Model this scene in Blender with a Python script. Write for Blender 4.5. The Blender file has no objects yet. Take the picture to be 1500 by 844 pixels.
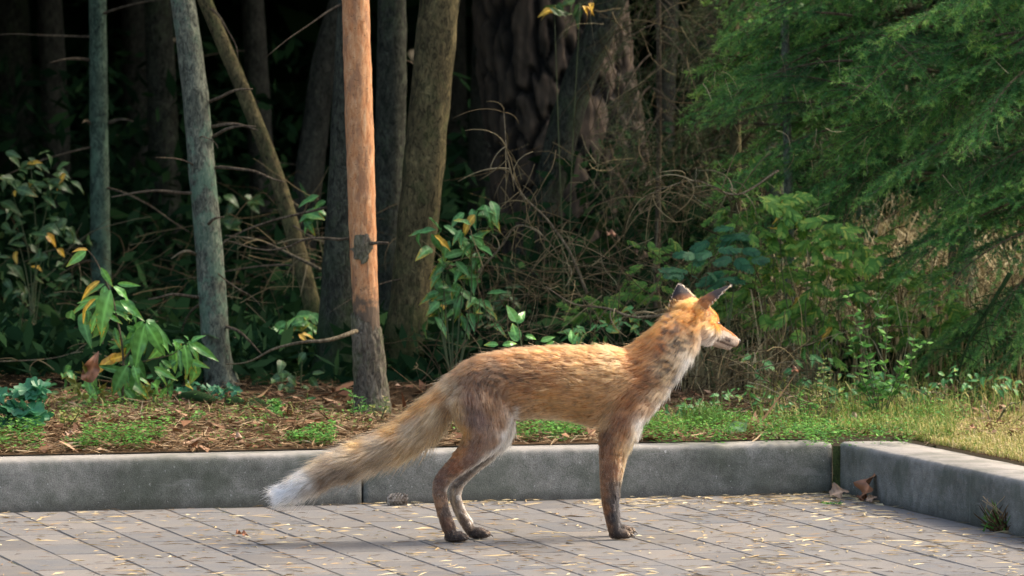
import bpy, bmesh, math, random
import numpy as np
from mathutils import Vector, Matrix, noise
R = math.radians
rnd = random.Random(7)
rg = np.random.default_rng(11)
S = bpy.context.scene
COL = S.collection

# ------------------------------------------------------------------ camera, sky, sun, exposure
FPX = 8330.0                       # focal length in pixels of the 1500 px wide photograph
CAMH = 0.976
PITCH = math.atan(372 / FPX)
cam = bpy.data.cameras.new('camera'); camo = bpy.data.objects.new('camera', cam); COL.objects.link(camo)
cam.lens = 36 * FPX / 1500; cam.sensor_width = 36
cam.clip_start = 0.1; cam.clip_end = 500
camo.location = (0, 0, CAMH); camo.rotation_euler = (math.pi / 2 - PITCH, 0, 0)
cam.dof.use_dof = True; cam.dof.focus_distance = 11.05; cam.dof.aperture_fstop = 14.0
S.camera = camo
SUN_EL, SUN_AZ = 44.0, 66.0         # azimuth clockwise from +Y
w = bpy.data.worlds.new('World'); S.world = w; w.use_nodes = True
nt = w.node_tree; bg = nt.nodes['Background']; sky = nt.nodes.new('ShaderNodeTexSky')
sky.sky_type = 'NISHITA'; sky.sun_disc = False
sky.sun_elevation = R(SUN_EL); sky.sun_rotation = R(SUN_AZ); sky.air_density = 1.0; sky.dust_density = 5.0; sky.ozone_density = 1.0
nt.links.new(sky.outputs[0], bg.inputs[0]); bg.inputs[1].default_value = 0.15
sl = bpy.data.lights.new('sun', 'SUN'); sl.energy = 1.0; sl.angle = R(14.0); sl.color = (1, 0.94, 0.84)
so = bpy.data.objects.new('sun', sl); COL.objects.link(so); so.location = (6, 8, 8)
sd = Vector((math.sin(R(SUN_AZ)) * math.cos(R(SUN_EL)), math.cos(R(SUN_AZ)) * math.cos(R(SUN_EL)), math.sin(R(SUN_EL))))
so.rotation_euler = sd.to_track_quat('Z', 'Y').to_euler()
S.view_settings.view_transform = 'Standard'; S.view_settings.look = 'None'
S.view_settings.gamma = 1; S.view_settings.use_curve_mapping = False
S.view_settings.exposure = 1.58
S.view_settings.use_white_balance = True; S.view_settings.white_balance_temperature = 6950

# ------------------------------------------------------------------ helpers
def W(px, py, Y):
    """world point at depth Y behind photo pixel"""
    u = (px - 750) / FPX; v = (422 - py) / FPX
    d = Vector((u, math.cos(PITCH) + v * math.sin(PITCH), -math.sin(PITCH) + v * math.cos(PITCH)))
    return Vector((0, 0, CAMH)) + d * (Y / d.y)
def G(px, py, z=0.0):
    a = W(px, py, 1.0); d = a - Vector((0, 0, CAMH))
    return Vector((0, 0, CAMH)) + d * ((z - CAMH) / d.z)
def M(px, Y): return px * Y / FPX      # photo pixels to metres at depth Y

def tag(o, label=None, cat=None, group=None, kind=None):
    if label: o['label'] = label
    if cat: o['category'] = cat
    if group: o['group'] = group
    if kind: o['kind'] = kind
    return o
def empty(name, loc, **k):
    o = bpy.data.objects.new(name, None); COL.objects.link(o); o.location = loc; o.empty_display_size = .05
    return tag(o, **k)
def mesh(name, V, F, mats=None, smooth=False, attrs=None, midx=None):
    V = np.asarray(V, dtype=np.float32).reshape(-1, 3)
    me = bpy.data.meshes.new(name)
    if isinstance(F, np.ndarray):
        k = F.shape[1]; n = len(F)
        me.vertices.add(len(V)); me.vertices.foreach_set('co', V.ravel())
        me.loops.add(n * k); me.loops.foreach_set('vertex_index', F.astype(np.int32).ravel())
        me.polygons.add(n); me.polygons.foreach_set('loop_start', np.arange(0, n * k, k, dtype=np.int32))
        me.polygons.foreach_set('loop_total', np.full(n, k, dtype=np.int32))
        me.update(calc_edges=True)
    else:
        me.from_pydata([tuple(map(float, v)) for v in V], [], F); me.update()
    if mats is not None:
        for m in (mats if isinstance(mats, (list, tuple)) else [mats]): me.materials.append(m)
    if midx is not None: me.polygons.foreach_set('material_index', np.asarray(midx, dtype=np.int32))
    if smooth: me.polygons.foreach_set('use_smooth', np.ones(len(me.polygons), dtype=bool))
    if attrs:
        for an, data in attrs.items():
            data = np.asarray(data, dtype=np.float32)
            if data.ndim == 1:
                a = me.attributes.new(an, 'FLOAT', 'POINT'); a.data.foreach_set('value', data)
            else:
                if data.shape[1] == 3: data = np.hstack([data, np.ones((len(data), 1), np.float32)])
                a = me.attributes.new(an, 'FLOAT_COLOR', 'POINT'); a.data.foreach_set('color', data.ravel())
    return me
def link(name, me, parent=None, loc=None, mat=None):
    o = bpy.data.objects.new(name, me); COL.objects.link(o)
    if parent is not None:
        o.parent = parent
    if loc is not None: o.location = loc
    return o
class MB:
    """collects pieces into one mesh"""
    def __init__(s): s.V = []; s.F = []; s.n = 0; s.M = []; s.A = []
    def add(s, V, F, m=0, a=0.0):
        V = np.asarray(V, dtype=float).reshape(-1, 3); s.V.append(V)
        for f in F: s.F.append(tuple(int(i) + s.n for i in f)); s.M.append(m)
        s.A.append(np.full(len(V), a) if np.isscalar(a) else np.asarray(a))
        s.n += len(V)
    def mesh(s, name, mats, smooth=False):
        return mesh(name, np.vstack(s.V), s.F, mats, smooth, {'rv': np.concatenate(s.A)}, s.M)

def frame(t):
    t = t / (np.linalg.norm(t) + 1e-9)
    a = np.array([0, 0, 1.]) if abs(t[2]) < .9 else np.array([0, 1., 0])
    b = np.cross(a, t); b /= np.linalg.norm(b); c = np.cross(t, b)
    return t, b, c
def catmull(P, n):
    P = np.asarray(P, float); out = []
    Q = np.vstack([2 * P[0] - P[1], P, 2 * P[-1] - P[-2]])
    for i in range(1, len(Q) - 2):
        for k in range(n):
            t = k / n
            out.append(.5 * ((2 * Q[i]) + (-Q[i-1] + Q[i+1]) * t + (2*Q[i-1] - 5*Q[i] + 4*Q[i+1] - Q[i+2]) * t*t + (-Q[i-1] + 3*Q[i] - 3*Q[i+1] + Q[i+2]) * t**3))
    out.append(Q[-2]); return np.array(out)
def tube(P, Rr, ns=6, cap=True, disp=None):
    """tube along points with radii; disp(ringpos, angle, height) -> extra radius"""
    P = np.asarray(P, float); n = len(P)
    V = []; F = []
    T = np.gradient(P, axis=0)
    _, b0, c0 = frame(T[0])
    L = np.concatenate([[0], np.cumsum(np.linalg.norm(np.diff(P, axis=0), axis=1))])
    for i in range(n):
        t = T[i] / (np.linalg.norm(T[i]) + 1e-9)
        b0 = b0 - t * b0.dot(t); b0 /= np.linalg.norm(b0) + 1e-9; c0 = np.cross(t, b0)
        for k in range(ns):
            a = 2 * math.pi * k / ns
            r = Rr[i]
            if disp: r = r + disp(P[i], a, L[i], r)
            V.append(P[i] + r * (math.cos(a) * b0 + math.sin(a) * c0))
    for i in range(n - 1):
        for k in range(ns):
            k2 = (k + 1) % ns
            F.append((i*ns+k, i*ns+k2, (i+1)*ns+k2, (i+1)*ns+k))
    if cap:
        F.append(tuple(range(ns - 1, -1, -1))); F.append(tuple((n-1)*ns + k for k in range(ns)))
    return np.array(V), F

# ------------------------------------------------------------------ materials
def newmat(name):
    m = bpy.data.materials.new(name); m.use_nodes = True
    n = m.node_tree.nodes; b = n['Principled BSDF']
    return m, m.node_tree, n, b
def N(nt, typ, **k):
    nd = nt.nodes.new(typ)
    for a, v in k.items():
        if a in ('scale', 'detail', 'roughness', 'distortion', 'randomness') or a[0].isupper():
            nd.inputs[a if a[0].isupper() else a.capitalize()].default_value = v
        else: setattr(nd, a, v)
    return nd
def ramp(nt, src, stops, interp='LINEAR'):
    r = nt.nodes.new('ShaderNodeValToRGB'); r.color_ramp.interpolation = interp
    e = r.color_ramp.elements
    e[0].position, e[0].color = stops[0][0], (*stops[0][1], 1)
    e[1].position, e[1].color = stops[-1][0], (*stops[-1][1], 1)
    for p, c in stops[1:-1]:
        x = e.new(p); x.color = (*c, 1)
    nt.links.new(src, r.inputs[0]); return r.outputs[0]
def mixc(nt, f, a, b, mode='MIX'):
    m = nt.nodes.new('ShaderNodeMix'); m.data_type = 'RGBA'; m.blend_type = mode
    for s, v in ((0, f), (6, a), (7, b)):
        if hasattr(v, 'is_output') or isinstance(v, bpy.types.NodeSocket): nt.links.new(v, m.inputs[s])
        elif s == 0: m.inputs[0].default_value = v
        else: m.inputs[s].default_value = (*v, 1)
    return m.outputs[2]
def coord(nt, scale=(1, 1, 1), rand=True, space='Object'):
    tc = nt.nodes.new('ShaderNodeTexCoord'); mp = nt.nodes.new('ShaderNodeMapping'); mp.inputs['Scale'].default_value = scale
    nt.links.new(tc.outputs[space], mp.inputs['Vector'])
    if rand:
        oi = nt.nodes.new('ShaderNodeObjectInfo'); ml = nt.nodes.new('ShaderNodeMath'); ml.operation = 'MULTIPLY'; ml.inputs[1].default_value = 37
        nt.links.new(oi.outputs['Random'], ml.inputs[0]); nt.links.new(ml.outputs[0], mp.inputs['Location'])
    return mp.outputs[0]
def noisef(nt, vec, scale, detail=4, rough=.55, dist=0):
    n = nt.nodes.new('ShaderNodeTexNoise'); n.inputs['Scale'].default_value = scale; n.inputs['Detail'].default_value = detail
    n.inputs['Roughness'].default_value = rough; n.inputs['Distortion'].default_value = dist
    nt.links.new(vec, n.inputs['Vector']); return n.outputs[0]
def bump(nt, b, h, strength, dist):
    bp = nt.nodes.new('ShaderNodeBump'); bp.inputs['Strength'].default_value = strength; bp.inputs['Distance'].default_value = dist
    nt.links.new(h, bp.inputs['Height']); nt.links.new(bp.outputs[0], b.inputs['Normal'])
def objrand(nt): return nt.nodes.new('ShaderNodeObjectInfo').outputs['Random']
def attr(nt, name, out='Fac'):
    a = nt.nodes.new('ShaderNodeAttribute'); a.attribute_name = name; return a.outputs[out]

def mat_bark(name, c1, c2, c3, lich=None, sc=1.0, lamt=.5, moss=None, mossz=.35):
    m, t, n, b = newmat(name)
    v = coord(t, (26*sc, 26*sc, 12*sc), rand=False); f = noisef(t, v, 3.6, 8, .72, 1.0)
    c = ramp(t, f, [(.38, c1), (.5, c2), (.64, c3)])
    f2 = noisef(t, coord(t, (1, 1, .6), rand=False), 16*sc, 6, .7); c = mixc(t, .55, c, ramp(t, f2, [(.38, (.22, .22, .22)), (.62, (.8, .8, .8))]), 'OVERLAY')
    v2 = coord(t, (1, 1, .8), rand=False)
    if lich:
        g = noisef(t, v2, 18*sc, 5, .7)
        msk = ramp(t, g, [(.5, (0, 0, 0)), (.56, (1, 1, 1))])
        big = ramp(t, noisef(t, v2, 2.2, 2), [(.35, (0, 0, 0)), (.65, (lamt,)*3)])
        mm = N(t, 'ShaderNodeMath', operation='MULTIPLY'); t.links.new(msk, mm.inputs[0]); t.links.new(big, mm.inputs[1])
        c = mixc(t, mm.outputs[0], c, lich)
    if moss:
        tc = t.nodes.new('ShaderNodeTexCoord'); sx = t.nodes.new('ShaderNodeSeparateXYZ'); t.links.new(tc.outputs['Object'], sx.inputs[0])
        nz = noisef(t, v2, 14, 4, .6)
        ad = N(t, 'ShaderNodeMath', operation='MULTIPLY_ADD'); t.links.new(nz, ad.inputs[0]); ad.inputs[1].default_value = .5; 
        ng = N(t, 'ShaderNodeMath', operation='MULTIPLY'); t.links.new(sx.outputs[2], ng.inputs[0]); ng.inputs[1].default_value = -1.0
        t.links.new(ng.outputs[0], ad.inputs[2])
        msk = ramp(t, ad.outputs[0], [(max(0, .25 - mossz) if False else 0.0, (0, 0, 0)), (.18, (1, 1, 1))])
        c = mixc(t, msk, c, moss)
    t.links.new(c, b.inputs['Base Color']); b.inputs['Roughness'].default_value = .9; b.inputs['Specular IOR Level'].default_value = .2
    bump(t, b, f, 1.0, .008); return m
def mat_leaf(name, a, b_, c, yellow=None, yamt=.0, rough=.42, veins=True, trans=.25):
    m, t, n, b = newmat(name)
    oi = objrand(t)
    col = ramp(t, oi, [(0, a), (.5, b_), (1, c)])
    v = coord(t, (1, 1, 1)); f = noisef(t, v, 60, 3)
    col = mixc(t, .55, col, ramp(t, f, [(.3, tuple(x*.55 for x in b_)), (.7, tuple(min(1, x*1.5) for x in b_))]))
    if yellow:
        # older leaves yellow from the tip and edges (rv = distance along leaf)
        nn = noisef(t, v, 22, 4)
        ad = N(t, 'ShaderNodeMath', operation='ADD'); t.links.new(attr(t, 'rv'), ad.inputs[0]); t.links.new(nn, ad.inputs[1])
        s2 = N(t, 'ShaderNodeMath', operation='ADD'); t.links.new(ad.outputs[0], s2.inputs[0]); 
        r2 = N(t, 'ShaderNodeMath', operation='MULTIPLY_ADD'); t.links.new(oi, r2.inputs[0]); r2.inputs[1].default_value = 7.3; r2.inputs[2].default_value = 0
        fr = N(t, 'ShaderNodeMath', operation='FRACT'); t.links.new(r2.outputs[0], fr.inputs[0])
        ms = N(t, 'ShaderNodeMath', operation='MULTIPLY'); t.links.new(fr.outputs[0], ms.inputs[0]); ms.inputs[1].default_value = yamt
        t.links.new(ms.outputs[0], s2.inputs[1])
        hf = N(t, 'ShaderNodeMath', operation='MULTIPLY'); t.links.new(s2.outputs[0], hf.inputs[0]); hf.inputs[1].default_value = .5
        msk = ramp(t, hf.outputs[0], [(.66, (0, 0, 0)), (.78, (1, 1, 1))])
        col = mixc(t, msk, col, yellow)
    if veins:
        va = attr(t, 'vein')
        col = mixc(t, va, col, tuple(min(1, x*2.2 + .02) for x in b_))
    t.links.new(col, b.inputs['Base Color']); b.inputs['Roughness'].default_value = rough
    b.inputs['Specular IOR Level'].default_value = .4
    tr = t.nodes.new('ShaderNodeBsdfTranslucent'); t.links.new(col, tr.inputs[0])
    mx = t.nodes.new('ShaderNodeMixShader'); mx.inputs[0].default_value = trans
    t.links.new(b.outputs[0], mx.inputs[1]); t.links.new(tr.outputs[0], mx.inputs[2])
    t.links.new(mx.outputs[0], t.nodes['Material Output'].inputs[0])
    if veins: bump(t, b, attr(t, 'vein'), .5, -.001)
    return m
def mat_rv(name, stops, rough=.8, trans=0., scale=None):
    """colour from the per-piece random value rv"""
    m, t, n, b = newmat(name)
    c = ramp(t, attr(t, 'rv'), stops)
    t.links.new(c, b.inputs['Base Color']); b.inputs['Roughness'].default_value = rough; b.inputs['Specular IOR Level'].default_value = .05 if name in ('dimleaf', 'litter', 'dry_twigs') else .25
    if trans:
        tr = t.nodes.new('ShaderNodeBsdfTranslucent'); t.links.new(c, tr.inputs[0])
        mx = t.nodes.new('ShaderNodeMixShader'); mx.inputs[0].default_value = trans
        t.links.new(b.outputs[0], mx.inputs[1]); t.links.new(tr.outputs[0], mx.inputs[2]); t.links.new(mx.outputs[0], t.nodes['Material Output'].inputs[0])
    return m

MT = {}
MT['teal_bark'] = mat_bark('teal_bark', (.02, .035, .026), (.06, .095, .065), (.12, .17, .115), (.15, .27, .17), lamt=.8)
MT['grey_bark'] = mat_bark('grey_bark', (.035, .04, .03), (.11, .12, .09), (.22, .23, .16), (.16, .30, .19), lamt=.9)
MT['olive_bark'] = mat_bark('olive_bark', (.03, .026, .012), (.10, .082, .038), (.19, .15, .07), (.09, .12, .04), moss=(.03, .06, .012))
MT['dark_bark'] = mat_bark('dark_bark', (.012, .014, .009), (.04, .042, .03), (.085, .09, .06), (.05, .08, .03), moss=(.02, .05, .012))
MT['bark_low'] = mat_bark('bark_low', (.05, .042, .03), (.13, .11, .08), (.23, .20, .15), (.10, .16, .05), lamt=.6)
MT['far_bark'] = mat_bark('far_bark', (.02, .02, .014), (.05, .05, .035), (.09, .08, .06))
MT['twig'] = mat_bark('twig', (.05, .035, .022), (.12, .09, .06), (.22, .18, .12), sc=2)
MT['pale_twig'] = mat_bark('pale_twig', (.09, .07, .045), (.2, .16, .10), (.32, .27, .18), sc=2)
# plate bark of the old pine
m, t, n, b = newmat('pine_bark'); MT['pine_bark'] = m
hh = attr(t, 'rv'); v = coord(t, (1, 1, .35), rand=False); f = noisef(t, v, 45, 6, .65)
c = ramp(t, hh, [(.1, (.006, .006, .005)), (.4, (.05, .04, .028)), (.8, (.17, .125, .085))])
c = mixc(t, .5, c, ramp(t, f, [(.35, (.02, .015, .012)), (.65, (.17, .12, .09))]), 'OVERLAY')
t.links.new(c, b.inputs['Base Color']); b.inputs['Roughness'].default_value = .95; bump(t, b, f, .8, .006)
# bare wood of the stripped pine
m, t, n, b = newmat('bare_wood'); MT['bare_wood'] = m
v = coord(t, (40, 40, 14), rand=False); f = noisef(t, v, 2.2, 8, .75, .8)
c = ramp(t, f, [(.3, (.22, .085, .03)), (.42, (.46, .19, .07)), (.56, (.56, .29, .135)), (.72, (.66, .43, .24))])
v2 = coord(t, (9, 9, 3.5), rand=False); g = noisef(t, v2, 5, 5, .65)
c = mixc(t, ramp(t, g, [(.52, (0, 0, 0)), (.62, (.7, .7, .7))]), c, (.27, .135, .07))
kn = noisef(t, coord(t, (22, 22, 34), rand=False), 7, 3); c = mixc(t, ramp(t, kn, [(.64, (0, 0, 0)), (.69, (.85, .85, .85))]), c, (.10, .05, .025))
tc = t.nodes.new('ShaderNodeTexCoord'); sx = t.nodes.new('ShaderNodeSeparateXYZ'); t.links.new(tc.outputs['Object'], sx.inputs[0])
sn = noisef(t, coord(t, (1, 1, 1), rand=False), 55, 5, .7); ad = N(t, 'ShaderNodeMath', operation='MULTIPLY_ADD'); t.links.new(sn, ad.inputs[0]); ad.inputs[1].default_value = .16; t.links.new(sx.outputs[2], ad.inputs[2])
c = mixc(t, ramp(t, ad.outputs[0], [(.335, (1, 1, 1)), (.375, (0, 0, 0))]), c, (.13, .085, .05))
t.links.new(c, b.inputs['Base Color']); b.inputs['Roughness'].default_value = .8; bump(t, b, f, .9, .004)
# concrete kerb
m, t, n, b = newmat('kerb_concrete'); MT['kerb'] = m
v = coord(t); big = noisef(t, v, 5, 4, .6); fine = noisef(t, v, 420, 3, .7); med = noisef(t, v, 40, 4, .6)
c = ramp(t, big, [(.3, (.115, .118, .104)), (.5, (.18, .18, .164)), (.7, (.245, .24, .218))])
c = mixc(t, .55, c, ramp(t, fine, [(.3, (.05, .052, .05)), (.5, (.5, .5, .5)), (.72, (.95, .95, .93))]), 'OVERLAY')
c = mixc(t, .6, c, ramp(t, med, [(.35, (.35, .36, .33)), (.65, (.62, .62, .6))]), 'OVERLAY')
spk = noisef(t, v, 150, 2, .5); c = mixc(t, ramp(t, spk, [(.7, (0, 0, 0)), (.74, (.8, .8, .8))]), c, (.5, .5, .47))
# rain streaks down the faces and a lighter tone towards the top edge
st = noisef(t, coord(t, (34, 34, 1.2)), 2, 3, .6); c = mixc(t, ramp(t, st, [(.63, (0, 0, 0)), (.75, (.3, .3, .3))]), c, (.36, .36, .34))
tc = t.nodes.new('ShaderNodeTexCoord'); sx = t.nodes.new('ShaderNodeSeparateXYZ'); t.links.new(tc.outputs['Object'], sx.inputs[0])
zz = N(t, 'ShaderNodeMath', operation='MULTIPLY_ADD'); t.links.new(med, zz.inputs[0]); zz.inputs[1].default_value = .012; t.links.new(sx.outputs[2], zz.inputs[2])
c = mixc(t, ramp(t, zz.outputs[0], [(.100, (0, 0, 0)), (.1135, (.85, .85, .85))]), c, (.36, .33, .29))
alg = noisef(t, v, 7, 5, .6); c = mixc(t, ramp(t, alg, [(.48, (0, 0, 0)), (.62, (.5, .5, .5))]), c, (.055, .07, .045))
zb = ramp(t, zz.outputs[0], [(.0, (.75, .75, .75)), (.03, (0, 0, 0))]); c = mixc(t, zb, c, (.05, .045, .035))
stn = noisef(t, coord(t, (3, 3, 14)), 3, 5, .65); c = mixc(t, ramp(t, stn, [(.6, (0, 0, 0)), (.66, (.4, .4, .4))]), c, (.25, .245, .225))
t.links.new(c, b.inputs['Base Color']); b.inputs['Roughness'].default_value = .9; bump(t, b, fine, .9, .002)
# pavers
m, t, n, b = newmat('paver_concrete'); MT['paver'] = m
v = coord(t); fine = noisef(t, v, 300, 3, .7); med = noisef(t, v, 16, 5, .65)
c = ramp(t, objrand(t), [(0, (.105, .10, .095)), (.3, (.158, .151, .141)), (.55, (.112, .115, .118)), (.8, (.18, .166, .149)), (1, (.135, .133, .13))])
c = mixc(t, .5, c, ramp(t, fine, [(.3, (.2, .2, .2)), (.7, (.8, .8, .8))]), 'OVERLAY')
c = mixc(t, ramp(t, med, [(.45, (0, 0, 0)), (.7, (.5, .5, .5))]), c, (.20, .17, .13))
c = mixc(t, ramp(t, noisef(t, v, 9, 4), [(.58, (0, 0, 0)), (.75, (.35, .35, .35))]), c, (.10, .105, .11))
t.links.new(c, b.inputs['Base Color']); b.inputs['Roughness'].default_value = .85; bump(t, b, fine, .4, .001)
# sand and dirt in the joints
m, t, n, b = newmat('joint_dirt'); MT['joint'] = m
v = coord(t, rand=False); f = noisef(t, v, 60, 5, .7)
c = ramp(t, f, [(.3, (.07, .055, .038)), (.55, (.12, .095, .065)), (.7, (.17, .135, .09))])
g = noisef(t, v, 6, 3); c = mixc(t, ramp(t, g, [(.55, (0, 0, 0)), (.65, (.6, .6, .6))]), c, (.05, .075, .02))
t.links.new(c, b.inputs['Base Color']); b.inputs['Roughness'].default_value = 1; bump(t, b, f, .5, .003)
# forest floor
m, t, n, b = newmat('forest_floor'); MT['floor'] = m
v = coord(t, rand=False); f = noisef(t, v, 30, 6, .7); g = noisef(t, v, 4, 4)
c = ramp(t, f, [(.3, (.03, .02, .011)), (.5, (.09, .056, .032)), (.7, (.18, .12, .07))])
c = mixc(t, ramp(t, g, [(.5, (0, 0, 0)), (.7, (.6, .6, .6))]), c, (.045, .03, .018))
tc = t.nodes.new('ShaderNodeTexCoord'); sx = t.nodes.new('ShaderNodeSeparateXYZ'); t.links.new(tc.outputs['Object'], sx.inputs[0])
mr = t.nodes.new('ShaderNodeMapRange'); mr.inputs[1].default_value = 12.8; mr.inputs[2].default_value = 13.9; t.links.new(sx.outputs[1], mr.inputs[0])  # floor darkens with distance: deep shade of the wood put into its colour
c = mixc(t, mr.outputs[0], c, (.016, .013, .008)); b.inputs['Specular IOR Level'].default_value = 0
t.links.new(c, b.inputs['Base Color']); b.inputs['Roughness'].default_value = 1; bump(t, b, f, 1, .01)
MT['needles'] = mat_rv('spruce_needles', [(0, (.015, .06, .025)), (.4, (.05, .17, .055)), (.75, (.13, .34, .08)), (1, (.26, .46, .10))], .5, .3)
MT['needles_dim'] = mat_rv('olive_spruce_needles', [(0, (.03, .06, .03)), (.6, (.06, .10, .035)), (1, (.14, .15, .05))], .6, .2)  # darker, more olive copy of the needle colour
MT['litter'] = mat_rv('litter', [(0, (.045, .028, .014)), (.35, (.14, .085, .045)), (.7, (.27, .175, .095)), (1, (.46, .35, .21))], .85)
MT['straw'] = mat_rv('straw', [(0, (.14, .11, .05)), (.5, (.34, .27, .13)), (.85, (.5, .43, .25)), (1, (.6, .52, .33))], .7, .2)
MT['grass'] = mat_rv('grass', [(0, (.06, .14, .025)), (.35, (.15, .25, .045)), (.6, (.32, .34, .09)), (.8, (.5, .42, .16)), (1, (.62, .5, .26))], .6, .3)
MT['herb'] = mat_rv('herb', [(0, (.04, .13, .03)), (.5, (.09, .27, .045)), (1, (.18, .4, .07))], .55, .3)
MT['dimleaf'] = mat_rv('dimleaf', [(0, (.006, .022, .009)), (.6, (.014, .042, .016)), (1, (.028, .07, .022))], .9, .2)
MT['deadleaf'] = mat_rv('deadleaf', [(0, (.10, .04, .02)), (.5, (.25, .12, .06)), (1, (.42, .27, .17))], .8, .1)
MT['chips'] = mat_rv('chips', [(0, (.30, .20, .10)), (.5, (.5, .38, .2)), (1, (.68, .58, .36))], .7, .1)
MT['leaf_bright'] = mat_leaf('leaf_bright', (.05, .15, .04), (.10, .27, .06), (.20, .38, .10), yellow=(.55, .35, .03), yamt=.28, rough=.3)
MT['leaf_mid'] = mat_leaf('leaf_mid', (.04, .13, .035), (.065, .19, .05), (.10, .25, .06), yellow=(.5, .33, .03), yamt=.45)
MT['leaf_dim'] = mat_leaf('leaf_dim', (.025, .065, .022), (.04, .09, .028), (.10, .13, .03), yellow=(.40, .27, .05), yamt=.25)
MT['leaf_teal'] = mat_leaf('leaf_teal', (.025, .13, .06), (.04, .18, .08), (.06, .22, .08))
MT['leaf_yellow'] = mat_leaf('leaf_yellow', (.35, .22, .03), (.5, .3, .04), (.55, .22, .05), veins=True)
MT['leaf_maple'] = mat_leaf('leaf_maple', (.12, .16, .03), (.2, .2, .04), (.28, .14, .05))
MT['leaf_pale'] = mat_leaf('leaf_pale', (.14, .25, .11), (.17, .28, .13), (.2, .3, .15))
MT['leaf_brown'] = mat_leaf('leaf_brown', (.13, .05, .025), (.22, .09, .04), (.28, .14, .08), trans=.1)
MT['leaf_tan'] = mat_leaf('leaf_tan', (.26, .16, .10), (.30, .19, .12), (.32, .22, .14), trans=.1)
m, t, n, b = newmat('moss'); MT['moss'] = m
f = noisef(t, coord(t, rand=False), 200, 4); t.links.new(ramp(t, f, [(.3, (.02, .03, .008)), (.7, (.08, .11, .03))]), b.inputs['Base Color']); b.inputs['Roughness'].default_value = 1; bump(t, b, f, 1, .003)

# ------------------------------------------------------------------ kerb frame
A0 = G(0, 750.5); C0 = G(1228, 722.0)
e1 = (A0 - C0).normalized()                      # along the back kerb, to the left
e2 = Vector((-e1.y, e1.x, 0))
if e2.y > 0: e2 = -e2                            # towards the camera along the right kerb
def K(a, b_, z=0.): return C0 + e1 * a + e2 * b_ + Vector((0, 0, z))
KH = .108
KZ = KH + .001                                   # soil level behind the kerb
Mk = Matrix((( -e1.x, -e2.x, 0, 0), (-e1.y, -e2.y, 0, 0), (0, 0, 1, 0), (0, 0, 0, 1)))   # local +x right, +y back

# paving: a bedding sheet, then stones
def sheet(name, pts, mat, **k):
    me = mesh(name, pts, [tuple(range(len(pts)))], mat); o = link(name, me); tag(o, **k); return o
# bedding extends far to the front and sides
bed = sheet('paving', [K(14, .0, -.0017), K(14, 26, -.0017), K(-.0, 26, -.0017), K(-.0, 0, -.0017)], MT['joint'], kind='structure')
def slab(mb, L, Wd, T, bev, top=0.):
    """bevelled block, corner at 0, L along +x, Wd along +y, top at z=top"""
    x0, x1, y0, y1 = 0, L, 0, Wd
    rings = [(0, top - T), (0, top - bev), (bev, top)]
    V = []
    for ins, z in rings:
        V += [(x0+ins, y0+ins, z), (x1-ins, y0+ins, z), (x1-ins, y1-ins, z), (x0+ins, y1-ins, z)]
    F = [(8, 9, 10, 11)]
    for r in range(2):
        for k in range(4):
            k2 = (k+1) % 4; F.append((r*4+k, r*4+k2, (r+1)*4+k2, (r+1)*4+k))
    return V, F
pw, pl, gap = .1045, .209, .0023
pvar = []
for i in range(4):
    V, F = slab(None, pw - gap - rnd.random()*.0012, pl - gap*2.6 - rnd.random()*.0015, .02, .0022, 0)
    V = [(x - pw/2 + rnd.uniform(-.0006, .0006), y - pl/2 + rnd.uniform(-.0006, .0006), z) for x, y, z in V]
    pvar.append(mesh('paving_stone', V, F, MT['paver']))
# phase of the joint lines: one passes photo point (283, 791.7)
ph = (G(283, 791.7) - C0).dot(e1) % pw
cells = []
for i in range(-1, 120):
    for j in range(-1, 110):
        a = ph + i * pw + pw/2; bb = .0 + (j + (.5 if i % 2 else 0)) * pl + pl/2 + .012
        if a + pw/2 < .03 or bb + pl/2 < .03: continue
        if a > 12 or bb > 22: continue
        c = K(a, bb)
        if c.y < .6: continue
        px = 750 + c.x / c.y * FPX; py = 50 + CAMH / c.y * FPX
        off = max(0, -px, px - 1500) / 10 + max(0, py - 850)
        cells.append((off, i, j, a, bb, c))
cutm = {}; cells.sort(key=lambda q: q[0])
rz = math.atan2(-e1.y, -e1.x)
pav_top = .0
for q in cells[:298]:
    ca_, cb_ = max(q[3] - pw/2, .008), max(q[4] - pl/2, .006); W_, H_ = q[3] + pw/2 - ca_, q[4] + pl/2 - cb_
    if W_ < pw*.98 or H_ < pl*.98:            # stones cut to fit along the kerbs
        key = (round(W_, 3), round(H_, 3))
        if key not in cutm:
            V, F = slab(None, key[0] - gap, key[1] - gap*2.6, .02, .0028, 0); cutm[key] = mesh('paving_stone', [(x - (key[0]-gap)/2, y - (key[1]-gap*2.6)/2, z) for x, y, z in V], F, MT['paver'])
        o = link('paving_stone', cutm[key], bed); q = (*q[:5], K(ca_ + W_/2, cb_ + H_/2))
    else: o = link('paving_stone', pvar[(q[1]*7 + q[2]*3) % 4], bed)
    o.location = q[5] + Vector((0, 0, rnd.uniform(-.0006, .0007)))
    o.rotation_euler = (rnd.uniform(-.004, .004), rnd.uniform(-.004, .004), rz + rnd.uniform(-.006, .006))
V0, F0 = slab(None, pw - gap, pl - gap*2.6, .02, .003, 0); V0 = np.array(V0) - np.array([pw/2, pl/2, 0])
cz, sz = math.cos(rz), math.sin(rz); Rm = np.array([[cz, -sz, 0], [sz, cz, 0], [0, 0, 1]])
V0r = V0 @ Rm.T; rest = [q for q in cells[298:] if q[3] > pw*.6 and q[4] > pl*.6]
VV = (V0r[None] + np.array([[q[5].x, q[5].y, rnd.uniform(-.001, .001)] for q in rest])[:, None, :]).reshape(-1, 3)
FF = (np.array(F0)[None] + (np.arange(len(rest)) * 12)[:, None, None]).reshape(-1, 4)
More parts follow.
